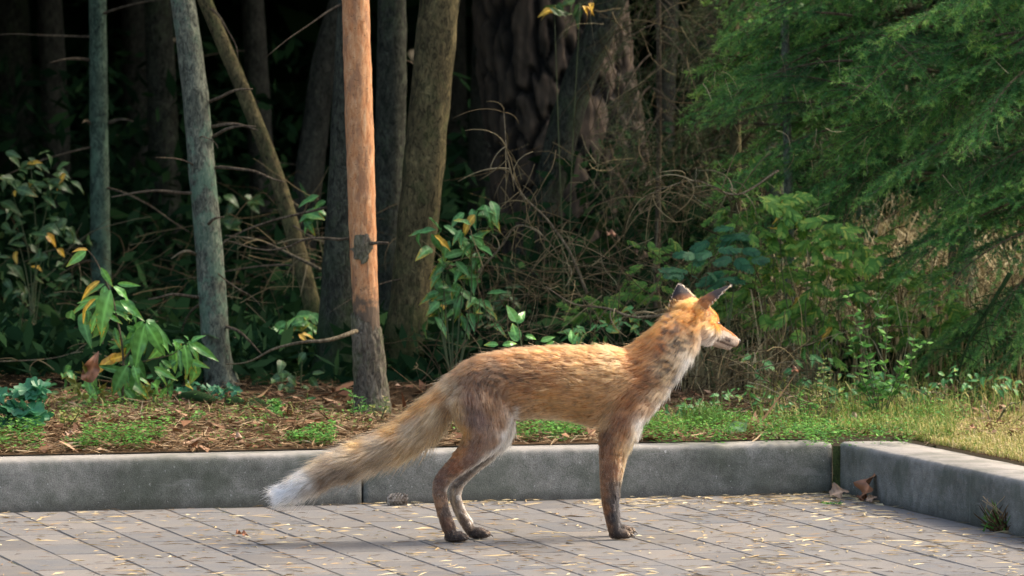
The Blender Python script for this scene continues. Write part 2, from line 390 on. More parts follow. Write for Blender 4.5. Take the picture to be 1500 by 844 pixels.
o = link('outer_paving_stones', mesh('outer_paving_stones', VV, FF, MT['paver']), bed); o['kind'] = 'stuff'
# edge cuts along the kerbs (short fillers) and a haunch under
def bar(name, p0, p1, width, z0, z1, mat, parent=None, bev=.006, seg=90, batter=.0, loc0=None):
    """kerb block between ground points p0 -> p1 (inner bottom edge); body lies on the 'out' side"""
    d = (p1 - p0); L = d.length; d.normalize(); out = Vector((-d.y, d.x, 0))
    prof = [(0, z0), (0.001, z1 - .03), (.002, z1 - .009), (.005, z1 - .0035), (.010, z1 - .0006), (width*.5, z1), (width - .008, z1 - .002), (width, z1 - .008), (width, z0)]
    V = []; F = []; n = len(prof)
    for i in range(seg + 1):
        s = L * i / seg
        e = .0015 if i in (0, seg) else 0
        for (y, z) in prof:
            q = noise.noise(Vector((s*9, y*30, z*30))) * .0012
            # small chips on the upper arris
            if .0015 < y < .012:
                ch = max(0, noise.noise(Vector((s*30 + p0.x*5, 3.1, y*20))) - .3) * .014
                q -= ch
            V.append((s, y + (e if y < width/2 else -e), z + q - e*(z > z1 - .02)))
    for i in range(seg):
        for k in range(n - 1):
            F.append((i*n+k, (i+1)*n+k, (i+1)*n+k+1, i*n+k+1))
    F.append(tuple(range(n - 1, -1, -1))[::-1]); F.append(tuple(seg*n + k for k in range(n))[::-1])
    me = mesh(name, V, F, mat, smooth=True)
    bm = bmesh.new(); bm.from_mesh(me); bmesh.ops.recalc_face_normals(bm, faces=bm.faces)
    for f_ in bm.faces: f_.smooth = len(f_.verts) == 4
    bm.to_mesh(me); bm.free()
    o = link(name, me, parent); o.location = p0; o.rotation_euler = (0, 0, math.atan2(d.y, d.x))
    return o
kb = empty('kerb', K(0, 0), kind='structure')
kb['label'] = 'back run of the grey concrete kerb parallel to the fox'
kr = empty('kerb', K(0, 0), kind='structure')
kr['label'] = 'right run of the grey concrete kerb coming towards the viewer from the corner'
aj = (G(528, 737) - C0).dot(e1)                   # visible joint behind the fox's tail
ends = [.0135, aj - .0025]
x = aj + .0025
def kstone(a0, a1):
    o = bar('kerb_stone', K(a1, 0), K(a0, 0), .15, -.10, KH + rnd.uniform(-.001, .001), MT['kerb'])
    o.parent = kb; o.matrix_parent_inverse = Matrix.Translation(kb.location).inverted(); return o
kstone(*ends)
for k in range(8): kstone(x, x + .998); x += 1.002
y = -.0
def kstone2(b0, b1):
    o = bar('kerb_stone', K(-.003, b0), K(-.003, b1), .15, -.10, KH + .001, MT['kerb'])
    o.parent = kr; o.matrix_parent_inverse = Matrix.Translation(kr.location).inverted(); return o
kstone2(-.012, 1.2 - .012); y = 1.2 - .009
for k in range(9): kstone2(y, y + .998); y += 1.001
# the joint at the corner: mossy mortar
mbm = MB(); pts = []
for i in range(9):
    z = -.02 + (KH + .012) * i / 8
    for a in (-.004, .004, .0135): pts.append(K(a + rnd.uniform(-.001, .001), .003 - rnd.uniform(0, .0035), z))
F = [(i*3+k, i*3+k+1, (i+1)*3+k+1, (i+1)*3+k) for i in range(8) for k in range(2)]
mbm.add(pts, F); o = link('moss_joint', mbm.mesh('moss_joint', MT['moss'])); o.parent = kb; o.matrix_parent_inverse = Matrix.Translation(kb.location).inverted(); o['label'] = 'dark green moss filling the kerb corner joint'

# ground sheet behind the kerb and around
mb = MB()
def gz(x, y):
    d = (Vector((x, y, 0)) - C0)
    b_ = -d.dot(e2)                                 # distance behind the kerb face
    a_ = -d.dot(e1)
    q = noise.noise(Vector((x*1.7, y*1.7, 0))) * .03 + noise.noise(Vector((x*6, y*6, 2))) * .012
    edge = min(1, max(0, (max(b_, a_) - .12)) / .5)
    far = max(0, y - 17) * .004
    return KZ + .002 + edge * (q + .006) + far
nx, ny = 130, 150
xs = np.linspace(-1, 1, nx); ys = np.linspace(0, 1, ny)
# forest side grid laid out in kerb coordinates: behind the back kerb
def gridsheet(name, a0, a1, b0, b1, na, nb, pw_=2.0):
    V = []; F = []
    for j in range(nb):
        tb = (j/(nb-1))**pw_; bb = b0 + (b1-b0)*tb
        for i in range(na):
            s = 2*i/(na-1) - 1; s = math.copysign(abs(s)**1.8, s); aa = (a0+a1)/2 + (a1-a0)/2*s
            p = K(aa, bb); V.append((p.x, p.y, gz(p.x, p.y)))
    F = np.array([(j*na+i, j*na+i+1, (j+1)*na+i+1, (j+1)*na+i) for j in range(nb-1) for i in range(na-1)])
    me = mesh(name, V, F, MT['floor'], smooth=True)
    bm = bmesh.new(); bm.from_mesh(me); bmesh.ops.recalc_face_normals(bm, faces=bm.faces)
    if sum(f.normal.z for f in list(bm.faces)[:200]) < 0: bmesh.ops.reverse_faces(bm, faces=bm.faces)
    bm.to_mesh(me); bm.free(); return me
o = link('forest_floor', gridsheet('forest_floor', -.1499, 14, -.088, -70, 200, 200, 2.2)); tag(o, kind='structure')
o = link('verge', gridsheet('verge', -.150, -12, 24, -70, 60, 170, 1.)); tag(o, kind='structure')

# ------------------------------------------------------------------ FOX
YF = lambda px: 10.94 + (px - 690) / 757 * .2
def FP(px, py, dy=0.): return np.array(W(px, py, YF(px) + dy))
PX = 1 / 757.0
FOX = []                                            # lofted pieces
GUIDE = []                                          # pos, comb direction, fur length, lift, radius
def loft(rings, ns=28, sub=5, guide=True, rev=False, yfix=None):
    """rings: (px, py, r_px, halfwidth_m, dy, furlen, lift)"""
    A = np.array([[*FP(r[0], r[1], r[4]), r[2]*PX, r[3], r[5], r[6]] for r in rings])
    Q = catmull(A, sub); P = Q[:, :3]; T = np.gradient(P, axis=0)
    V = []; n = len(P)
    for i in range(n):
        t = T[i]/np.linalg.norm(T[i]); side = np.array([-.19, .98, 0.]); side = side - t*side.dot(t); side /= np.linalg.norm(side)
        up = np.cross(side, t)
        for k in range(ns):
            a = 2*math.pi*k/ns
            V.append(P[i] + up*math.cos(a)*Q[i, 3] + side*math.sin(a)*Q[i, 4])
        if guide: GUIDE.append((P[i], (-t if rev else t), Q[i, 5], Q[i, 6], max(Q[i, 3], .012)))
    F = [(i*ns+k, i*ns+(k+1) % ns, (i+1)*ns+(k+1) % ns, (i+1)*ns+k) for i in range(n-1) for k in range(ns)]
    # rounded caps
    for s, i in ((-1, 0), (1, n-1)):
        t = T[i]/np.linalg.norm(T[i])*s; c0 = len(V); V.append(P[i] + t*Q[i, 3]*.7)
        for k in range(ns): F.append((i*ns+k, i*ns+(k+1) % ns, c0) if s > 0 else (i*ns+(k+1) % ns, i*ns+k, c0))
    FOX.append((V, F))
def blob(c, r, Rm=None, ns=20, nr=12):
    V = []; F = []
    for j in range(1, nr):
        th = math.pi*j/nr
        for k in range(ns):
            a = 2*math.pi*k/ns; v = np.array([math.sin(th)*math.cos(a)*r[0], math.sin(th)*math.sin(a)*r[1], math.cos(th)*r[2]])
            if Rm is not None: v = Rm @ v
            V.append(c + v)
    top = len(V); v = np.array([0, 0, r[2]]); V.append(c + (Rm @ v if Rm is not None else v)); v = -v; V.append(c + (Rm @ v if Rm is not None else v))
    for j in range(nr-2):
        for k in range(ns): F.append((j*ns+k, (j+1)*ns+k, (j+1)*ns+(k+1) % ns, j*ns+(k+1) % ns))
    for k in range(ns): F.append((k, (k+1) % ns, top)); F.append(((nr-2)*ns+(k+1) % ns, (nr-2)*ns+k, top+1))
    FOX.append((V, F))
# torso front -> rear (fur combed backwards)
loft([(953, 570, 41, .045, 0, .018, .24), (925, 567, 54, .060, 0, .018, .2), (885, 566, 58, .064, 0, .018, .17), (840, 562, 54, .062, 0, .020, .17), (790, 560, 51, .060, 0, .019, .17), (740, 563, 49, .060, 0, .017, .16), (700, 568, 43, .058, 0, .015, .16), (670, 576, 30, .038, 0, .020, .2)])
# neck: head -> shoulder
loft([(1012, 470, 27, .036, .02, .012, .22), (998, 486, 33, .042, .01, .018, .26), (980, 508, 37, .046, 0, .018, .24), (955, 535, 42, .053, 0, .019, .22), (928, 560, 51, .058, 0, .021, .22)])
# tail
loft([(676, 560, 20, .026, 0, .028, .34), (655, 584, 22, .027, 0, .038, .5), (628, 613, 22, .026, 0, .036, .46), (588, 643, 21, .025, 0, .035, .46), (543, 664, 19, .023, 0, .033, .46), (500, 681, 17, .021, 0, .032, .46), (464, 699, 15, .018, 0, .031, .42), (436, 714, 13, .014, 0, .030, .45), (414, 724, 9, .009, 0, .026, .4)])
# near front leg
def leg(rs, dy, w=1.0):
    loft([(r[0], r[1], r[2]-.5, r[3]*w, dy, r[4]*1.35 + .001, .2) for r in rs])
leg([(915, 585, 40, .020, .014), (908, 615, 30, .021, .012), (899, 642, 21, .019, .009), (895, 665, 17, .017, .006), (893, 700, 14.5, .0155, .005), (893, 730, 12.5, .014, .005), (896, 755, 11, .013, .004), (899, 772, 10, .014, .004), (901, 780, 8, .015, .003)], -.040)
leg([(918, 585, 38, .020, .014), (915, 615, 28, .021, .012), (910, 642, 20, .019, .009), (904, 665, 16, .017, .006), (899, 700, 13, .0155, .005), (896, 730, 11.5, .014, .005), (898, 755, 10, .013, .004), (901, 768, 9, .014, .004), (904, 776, 8, .015, .003)], .040)
# hind legs
leg([(700, 575, 44, .026, .014), (708, 608, 42, .029, .012), (706, 637, 33, .027, .008), (692, 660, 22, .021, .005), (671, 681, 15.5, .016, .005), (652, 699, 12.8, .0135, .004), (645, 714, 12, .012, .004), (645, 730, 10.5, .0115, .004), (650, 752, 10, .0115, .004), (657, 772, 10, .013, .004), (660, 781, 8, .014, .003)], -.038)
leg([(718, 575, 40, .026, .014), (726, 608, 33, .026, .012), (730, 634, 21, .022, .010), (716, 662, 13, .017, .006), (697, 683, 9.5, .014, .005), (679, 701, 9, .0125, .004), (669, 714, 10, .012, .004), (667, 728, 9.5, .0115, .004), (674, 750, 9, .0115, .004), (683, 766, 9, .013, .004), (688, 776, 8, .014, .003)], .030)
# paws: pad and four separate toes each
CLAWS = []; PAW = []
def paw(px, py, dy, s=.87, up=0):
    b0 = FP(px, py, dy); gzf = .0005
    b0[2] = gzf + .013; PAW.append((b0.copy(), s))
    blob(np.array([b0[0]+.010*s, b0[1], .012]), (.020*s, .0155*s, .0115))
    for k, (oy, ox) in enumerate(((-.0125, .024), (-.0045, .031), (.0045, .031), (.0125, .024))):
        c = np.array([b0[0] + ox*s, b0[1] + oy*s + ox*.2, .0095])
        blob(c, (.0125*s, .0052*s, .0085))
        blob(c + np.array([-.008*s, 0, .004]), (.010*s, .0048*s, .008))
        CLAWS.append(c + np.array([.0115*s, 0, -.001]))
        GUIDE.append((c, np.array([1, 0.1, -.3]), .004, .3, .012))
paw(898, 784, -.040); paw(902, 781, .040); paw(657, 784, -.038); paw(690, 781, .030)
# heads
HY, HPt = R(36), R(17)
h = np.array([math.cos(HY)*math.cos(HPt), math.sin(HY)*math.cos(HPt), -math.sin(HPt)])
rgt = np.array([math.sin(HY), -math.cos(HY), 0]); upv = np.cross(rgt, h)
HM = np.stack([h, -rgt, upv], axis=1)               # local x fwd, y left, z up
HS = 1.14; HC = FP(1019, 469, .03)
def H(x, y, z): return HC + HM @ (np.array([x, y, z])*HS)
def hblob(x, y, z, r, tilt=0.):
    r = tuple(v*HS for v in r); ct, st = math.cos(tilt), math.sin(tilt); RT = np.array([[ct, 0, st], [0, 1, 0], [-st, 0, ct]])
    blob(H(x, y, z), r, HM @ RT)
hblob(-.004, 0, .002, (.040, .034, .031))
hblob(.020, 0, .004, (.024, .025, .021), .35); hblob(.028, 0, .007, (.018, .021, .015), .5)
for s in (-1, 1):
    hblob(.004, s*.020, -.012, (.030, .019, .021)); hblob(.026, s*.013, -.003, (.017, .010, .010)); hblob(.052, s*.007, -.0135, (.026, .009, .010), .1)
    hblob(.078, s*.0045, -.0165, (.015, .0075, .0085), .1)
    hblob(.024, s*.0165, .0085, (.012, .007, .006), .3)          # brow
def hloft(rs):
    V = []; ns = 20; n = len(rs)
    for (x_, z_, ry, rz_) in rs:
        for k in range(ns):
            a = 2*math.pi*k/ns; V.append(H(x_, math.sin(a)*ry, z_ + math.cos(a)*rz_))
    F = [(i*ns+k, i*ns+(k+1) % ns, (i+1)*ns+(k+1) % ns, (i+1)*ns+k) for i in range(n-1) for k in range(ns)]
    F.append(tuple(range(ns))[::-1]); F.append(tuple((n-1)*ns+k for k in range(ns))); FOX.append((V, F))
hloft([(.0, -.002, .024, .024), (.025, -.002, .020, .020), (.042, -.006, .0155, .0165), (.060, -.0095, .0130, .0142), (.078, -.0120, .0115, .0130), (.092, -.0135, .0098, .0112), (.0985, -.0135, .007, .0075)])
hloft([(.0, -.026, .018, .010), (.03, -.0265, .013, .0085), (.06, -.0265, .0085, .0062), (.082, -.0262, .006, .0048), (.088, -.0255, .004, .0035)])
# ears: cupped shells
EARS = []
def ear(base, tip, nrm, w0, s):
    base, tip, nrm = (np.array(v) for v in (base, tip, nrm)); ax = tip - base; L = np.linalg.norm(ax); ax = ax/L
    nrm = nrm - ax*nrm.dot(ax); nrm /= np.linalg.norm(nrm); sd_ = np.cross(ax, nrm)
    nu, nv = 16, 13; Vf = []; Vb = []
    for i in range(nu):
        u = i/(nu-1); w_ = w0 * (1 - u**1.25)**.8 * (1 + .12*math.sin(u*3)) + .0012
        for j in range(nv):
            v_ = -1 + 2*j/(nv-1)
            cup = -(1 - v_*v_) * w_*.75 + u*u*.004
            p = base + ax*(u*L) + sd_*(v_*w_) + nrm*cup; th = .0024*(1-.5*u)
            Vf.append(p + nrm*th*.5); Vb.append(p - nrm*th*.5 - nrm*.0012)
    V = [HC + HM @ (q*HS) for q in Vf + Vb]; n = nu*nv; F = []
    for i in range(nu-1):
        for j in range(nv-1):
            a = i*nv+j; F.append((a, a+1, a+nv+1, a+nv)); F.append((n+a, n+a+nv, n+a+nv+1, n+a+1))
    for i in range(nu-1):
        for j0 in (0, nv-1):
            a = i*nv+j0; F.append((a, a+nv, n+a+nv, n+a) if j0 == 0 else (a, n+a, n+a+nv, a+nv))
    F += [(j, n+j, n+j+1, j+1) for j in range(nv-1)]; a = (nu-1)*nv; F += [(a+j, a+j+1, n+a+j+1, n+a+j) for j in range(nv-1)]
    FOX.append((V, F)); EARS.append((HC + HM @ (base*HS), HM @ ax, L*HS, HM @ nrm, w0*HS))
ear((-.002, -.022, .012), (.018, -.050, .071), (.80, -.62, -.1), .0275, -1)
ear((-.010, .024, .014), (-.020, .044, .058), (.85, .5, -.1), .026, 1)
# head guides
for q in ((.09, 0, -.012), (.07, 0, -.012), (.05, 0, -.01), (.03, 0, 0)): GUIDE.append((H(*q), -h*.95+upv*.1, .0035 if q[0] > .04 else .006, .2, .018))
for s in (-1, 1):
    GUIDE.append((H(.0, s*.03, -.012), HM @ np.array([-.8, s*.35, -.45]), .022, .45, .024))
    GUIDE.append((H(-.02, s*.026, -.005), HM @ np.array([-.9, s*.2, -.3]), .020, .35, .024))
GUIDE.append((H(-.01, 0, .03), -h, .012, .3, .022)); GUIDE.append((H(.02, 0, -.03), HM @ np.array([-.8, 0, -.5]), .012, .3, .018))
# voxel remesh into one continuous surface
mb = MB()
for V, F in FOX: mb.add(V, F)
tmp = link('tmp', mb.mesh('tmp', None) if False else mesh('tmp', np.vstack([np.array(v) for v in mb.V]), mb.F))
bm = bmesh.new(); bm.from_mesh(tmp.data); bmesh.ops.recalc_face_normals(bm, faces=bm.faces); bm.to_mesh(tmp.data); bm.free()
rm = tmp.modifiers.new('r', 'REMESH'); rm.mode = 'VOXEL'; rm.voxel_size = .0024; rm.use_smooth_shade = True
sm = tmp.modifiers.new('s', 'SMOOTH'); sm.factor = .5; sm.iterations = 5
dg = bpy.context.evaluated_depsgraph_get(); dg.update()
fm = bpy.data.meshes.new_from_object(tmp.evaluated_get(dg)); fm.name = 'fox_body'
bpy.data.objects.remove(tmp)
nv = len(fm.vertices); FV = np.empty(nv*3, np.float32); fm.vertices.foreach_get('co', FV); FV = FV.reshape(-1, 3).astype(float)
FN = np.empty(nv*3, np.float32); fm.vertices.foreach_get('normal', FN); FN = FN.reshape(-1, 3).astype(float)
def srgb(c): c = np.asarray(c, float)/255; return np.where(c <= .04045, c/12.92, ((c+.055)/1.055)**2.4)
# coat colour by place on the body (photo pixel of the fox's side), near side and far side apart where legs cross
CP = [  # px, py, sRGB, side (0 both, -1 near, 1 far)
 (670,535,(178,128,82),0),(700,525,(170,118,74),0),(740,512,(182,120,70),0),(800,507,(196,128,72),0),(860,507,(200,132,72),0),(910,504,(204,136,72),0),
 (690,560,(140,104,76),0),(720,545,(128,96,70),0),(760,545,(142,100,64),0),(800,550,(176,124,78),0),(760,580,(176,126,82),0),(800,590,(204,152,96),0),(850,560,(206,154,100),0),(850,600,(200,148,94),0),
 (890,535,(208,160,108),0),(900,560,(206,160,110),0),(880,590,(205,156,104),0),(880,620,(206,164,118),0),(800,615,(214,170,122),0),(760,612,(206,160,112),0),
 (930,530,(186,118,62),0),(940,560,(160,104,62),0),(920,590,(164,110,68),0),(935,500,(206,124,54),0),(955,480,(220,134,56),0),(970,460,(226,146,66),0),(990,445,(226,146,66),0),
 (965,510,(186,118,66),0),(985,485,(192,130,80),0),(990,500,(222,190,146),0),(985,525,(224,200,166),0),(995,545,(222,204,176),0),(1008,505,(214,186,148),0),(975,530,(206,170,124),0),(975,550,(206,180,142),0),(960,560,(150,112,80),0),(1005,520,(222,208,186),0),
 (965,578,(200,176,146),0),(950,600,(176,140,110),0),(985,583,(238,236,230),0),(965,607,(238,236,230),0),(945,628,(238,234,226),0),(1003,555,(196,184,168),0),
 (1000,465,(224,142,62),0),(1015,455,(220,136,58),0),(1020,480,(206,140,78),0),(1015,500,(150,116,86),0),(1030,490,(220,178,130),0),
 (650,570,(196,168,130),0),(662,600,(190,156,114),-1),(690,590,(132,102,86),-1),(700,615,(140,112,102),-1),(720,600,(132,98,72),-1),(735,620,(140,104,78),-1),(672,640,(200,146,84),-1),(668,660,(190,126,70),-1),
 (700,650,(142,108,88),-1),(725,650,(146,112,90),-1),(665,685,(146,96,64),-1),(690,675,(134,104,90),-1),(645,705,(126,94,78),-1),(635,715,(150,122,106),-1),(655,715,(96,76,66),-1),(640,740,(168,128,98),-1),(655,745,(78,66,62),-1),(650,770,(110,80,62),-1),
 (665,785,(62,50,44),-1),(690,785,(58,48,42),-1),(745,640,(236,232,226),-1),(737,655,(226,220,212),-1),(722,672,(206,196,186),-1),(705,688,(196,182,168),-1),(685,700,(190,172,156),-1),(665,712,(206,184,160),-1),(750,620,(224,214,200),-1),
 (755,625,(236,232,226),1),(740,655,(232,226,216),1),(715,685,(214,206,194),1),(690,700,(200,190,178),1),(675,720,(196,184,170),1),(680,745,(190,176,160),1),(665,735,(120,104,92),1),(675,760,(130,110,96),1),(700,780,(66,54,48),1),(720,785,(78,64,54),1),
 (905,620,(148,100,68),0),(926,645,(232,214,186),0),(921,665,(232,206,166),0),(916,690,(220,190,148),0),(912,712,(150,130,110),0),(896,735,(60,52,50),0),(897,762,(50,45,46),0),(885,640,(120,82,56),0),(915,640,(170,118,74),0),(890,660,(146,102,74),0),(908,665,(182,134,86),0),(885,690,(150,108,80),0),(900,690,(132,92,66),0),(880,720,(160,114,80),0),(900,715,(84,68,60),0),(908,740,(40,38,42),0),(900,755,(46,42,44),0),(885,745,(156,108,70),0),(890,770,(140,98,66),0),(905,775,(52,44,42),0),(920,783,(90,74,60),0),
 (640,575,(200,142,88),0),(610,590,(204,138,76),0),(585,600,(204,138,76),0),(560,622,(204,142,80),0),(510,645,(206,152,94),0),(450,675,(212,176,130),0),(420,692,(220,196,164),0),(630,610,(196,172,138),0),(600,632,(190,168,138),0),(550,652,(186,166,140),0),(500,668,(184,164,138),0),(460,690,(176,156,134),0),
 (640,645,(196,160,116),0),(600,680,(196,160,116),0),(550,684,(160,140,116),0),(500,700,(120,106,92),0),(470,712,(116,102,90),0),(445,722,(170,160,150),0),(432,700,(224,212,196),0),(440,705,(232,226,216),0),(430,712,(244,242,238),0),(400,725,(250,250,248),0),(410,735,(250,250,248),0),(425,730,(246,245,242),0),(385,735,(250,250,250),0)]
CPa = np.array([[c[0], c[1]] for c in CP], float); CPc = np.array([srgb(c[2]) for c in CP]); CPs = np.array([c[3] for c in CP])
def coat(P, nseed=0):
    """linear colour for points P (n,3) on the fox"""
    px = 750 + P[:, 0]/P[:, 1]*FPX; a = math.tan(PITCH)
    # exact projection of height
    cy = P[:, 1]*math.cos(PITCH) - (P[:, 2]-CAMH)*math.sin(PITCH); cz_ = P[:, 1]*math.sin(PITCH) + (P[:, 2]-CAMH)*math.cos(PITCH)
    px = 750 + FPX*P[:, 0]/cy; py = 422 - FPX*cz_/cy
    dy = P[:, 1] - (10.94 + (px-690)/757*.2)
    d2 = (px[:, None]-CPa[None, :, 0])**2 + (py[:, None]-CPa[None, :, 1])**2
    wt = 1/(d2 + 30)**2.2
    hind = (px > 600) & (px < 760) & (py > 595)
    side = np.where(dy > .0, 1, -1)
    mism = (CPs[None] != 0) & (CPs[None] != side[:, None])
    wt = np.where(mism, wt*1e-4, wt)
    c = (wt @ CPc)/wt.sum(1)[:, None]
    return c, px, py, dy
GX0, GY0, GW, GH = 370, 395, 740, 415
_gx, _gy = np.meshgrid(np.arange(GX0, GX0+GW, 2.), np.arange(GY0, GY0+GH, 2.))
def _map(side):
    X = _gx.ravel(); Y_ = _gy.ravel(); d2 = (X[:, None]-CPa[None, :, 0])**2 + (Y_[:, None]-CPa[None, :, 1])**2
    wt = 1/(d2 + 30)**2.2; wt = np.where((CPs[None] != 0) & (CPs[None] != side), wt*1e-4, wt)
    return ((wt @ CPc)/wt.sum(1)[:, None]).reshape(*_gx.shape, 3)
CMAP = {-1: _map(-1), 1: _map(1)}
def _nz(fx, fy, sk, oz): return np.array([[noise.noise(Vector((x_*fx + y_*sk, oz, y_*fy - x_*sk*1.5))) for x_ in range(GX0, GX0+GW)] for y_ in range(GY0, GY0+GH)])
NZ = {'tick': _nz(.06, .19, .05, 3.), 'clump': _nz(.05, .07, 0, 7.), 'fine': _nz(.16, .22, .02, 11.)}
def pxy(P):
    cy = P[:, 1]*math.cos(PITCH) - (P[:, 2]-CAMH)*math.sin(PITCH); cz_ = P[:, 1]*math.sin(PITCH) + (P[:, 2]-CAMH)*math.cos(PITCH)
    return 750 + FPX*P[:, 0]/cy, 422 - FPX*cz_/cy
def coatmap(px, py, side):
    ix = np.clip((px-GX0)/2, 0, _gx.shape[1]-1).astype(int); iy = np.clip((py-GY0)/2, 0, _gx.shape[0]-1).astype(int)
    c = np.where((side > 0)[:, None], CMAP[1][iy, ix], CMAP[-1][iy, ix])
    jx = np.clip(px-GX0, 0, GW-1).astype(int); jy = np.clip(py-GY0, 0, GH-1).astype(int)
    tk, cl_, fn = NZ['tick'][jy, jx], NZ['clump'][jy, jx], NZ['fine'][jy, jx]
    def inreg(x0, y0, rx, ry): return np.exp(-(((px-x0)/rx)**2 + ((py-y0)/ry)**2))
    def segd(x0, y0, x1, y1):
        dx, dy2 = x1-x0, y1-y0; tt = np.clip(((px-x0)*dx + (py-y0)*dy2)/(dx*dx+dy2*dy2), 0, 1); return np.hypot(px - x0 - tt*dx, py - y0 - tt*dy2)
    c = c*(1 + .4*cl_ + .55*fn)[:, None]
    nk = np.clip(1.7*inreg(995, 530, 24, 46) + 1.1*inreg(980, 468, 12, 22) + .8*inreg(955, 545, 12, 30) + .6*inreg(975, 500, 14, 20), 0, 1)
    mk = np.clip((tk + .35*fn - .02)*8, 0, 1)*nk
    c = c*(1-mk*.88)[:, None] + srgb((36, 32, 36))*(mk*.88)[:, None]
    bd = np.exp(-(segd(996, 545, 968, 588)/6.5)**2)*np.clip(.5 + fn*2.2, 0, 1)
    c = c*(1-bd*.9)[:, None] + srgb((44, 42, 54))*(bd*.9)[:, None]
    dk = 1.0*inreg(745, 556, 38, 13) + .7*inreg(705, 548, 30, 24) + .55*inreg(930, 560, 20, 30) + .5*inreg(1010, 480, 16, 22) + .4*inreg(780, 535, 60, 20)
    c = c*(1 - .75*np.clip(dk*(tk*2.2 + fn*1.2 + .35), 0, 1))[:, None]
    def put(c, k, col): return c*(1-k)[:, None] + srgb(col)*k[:, None]
    def lines(pts, w_):
        return np.exp(-(np.min([segd(*a_, *b_) for a_, b_ in zip(pts[:-1], pts[1:])], axis=0)/w_)**2)
    c = put(c, .95*np.clip(1.3*lines([(1010, 535), (990, 588), (962, 618), (938, 644)], 8), 0, 1), (246, 244, 238))
    c = put(c, .95*lines([(757, 600), (752, 622), (738, 652), (698, 684), (667, 708), (656, 718)], 4.0)*(side < 0), (248, 244, 238))
    c = put(c, .95*lines([(760, 600), (752, 640), (728, 678), (700, 698), (680, 715), (673, 729)], 5.0)*(side > 0), (248, 244, 238))
    c = put(c, .8*lines([(720, 668), (690, 692), (668, 714)], 4.0)*(side > 0), (84, 78, 76))
    c = put(c, .85*lines([(676, 728), (681, 745), (690, 766)], 3.0)*(side > 0), (238, 232, 222))
    c = put(c, .9*lines([(664, 718), (664, 735), (672, 762)], 2.2), (226, 206, 176))
    c = put(c, .85*lines([(930, 645), (920, 675), (914, 700), (911, 722)], 3.2), (240, 214, 170))  # rim light on the front edge of the foreleg, painted into the coat
    c = put(c, .9*lines([(907, 712), (904, 735), (903, 755), (908, 770)], 6.5), (34, 33, 38))
    c = put(c, .7*lines([(662, 745), (668, 772)], 5)*(side < 0), (50, 44, 44))
    c = put(c, .8*np.clip(inreg(928, 783, 10, 9) + inreg(700, 785, 22, 8) + inreg(668, 785, 18, 8) + inreg(908, 784, 14, 8), 0, 1)*np.clip(.7 + fn, 0, 1), (46, 38, 34))
    return np.clip(c, .003, .95)
def headcolor(P, c, px, py, Nn):
    L = (P - HC) @ HM / HS
    x_, y_, z_ = L[:, 0], np.abs(L[:, 1]), L[:, 2]
    on = (x_ > -.02) & (np.linalg.norm(L*np.array([.6, 1, 1]), axis=1) < .06)
    face = srgb((226, 132, 40)); white = srgb((232, 222, 214)); grey = srgb((96, 84, 84)); ora = srgb((218, 138, 58))
    def put(mask, col): c[mask] = col*.9 + c[mask]*.1
    put(on & (x_ > .008) & (z_ > -.006 + np.clip(x_-.04, 0, 1)*.0), face)
    put(on & (x_ > .008) & (z_ <= -.006), white)
    put(on & (x_ > .045) & (y_ > .0100) & (z_ < -.003), white)
    put(on & (x_ > .03) & (x_ < .05) & (z_ > -.004) & (z_ < .003) & (y_ > .012), face*.7)
    put(on & (x_ > .02) & (x_ < .036) & (z_ < -.006) & (z_ > -.017) & (y_ > .012), grey)     # mark under the eye
    put(on & (x_ > .06) & (x_ < .074) & (z_ < -.012) & (z_ > -.019) & (y_ > .006), grey*1.3)
    put(on & (x_ > .085) & (z_ > -.014) & (y_ < .006), srgb((60, 50, 50)))
    put(on & (x_ > .02) & (z_ < -.0215) & (z_ > -.0245), srgb((120, 100, 96)))
    put(on & (x_ > -.012) & (x_ < .014) & (z_ < -.008) & (z_ > -.045), ora*.45 + white*.5)
    for ie, (b0, ax, Le, nr, w0) in enumerate(EARS):
        d = P - b0; u = (d @ ax)/Le; lat = np.linalg.norm(d - np.outer(d @ ax, ax), axis=1)
        one = (u > .18) & (lat < w0*1.5) & (u < 1.15)
        back = one & ((Nn @ nr) < .3)
        f = np.clip((u - .2)/.35, 0, 1)[:, None]
        dark = srgb((52, 46, 50))
        c[back] = (c*(1-f) + dark*f)[back]
        c[one & ((Nn @ nr) >= .3)] = srgb((226, 208, 176)) if ie == 0 else srgb((90, 80, 76))
        lat_s = d @ np.cross(ax, nr); rim = one & (u < .93) & ((d - np.outer(d @ ax, ax))[:, 0] > 0) & (np.abs(lat_s) > w0*(1 - np.clip(u, 0, 1)**1.25)**.8*1.0)
        c[rim] = srgb((214, 180, 130))
    return c
def vnoise(P, sc):
    return np.array([noise.noise(Vector(p)*sc) for p in P])
px_, py_ = pxy(FV); sideV = np.where(FV[:, 1] - (10.94 + (px_-690)/757*.2) > 0, 1, -1); c = coatmap(px_, py_, sideV); c = headcolor(FV, c, px_, py_, FN)
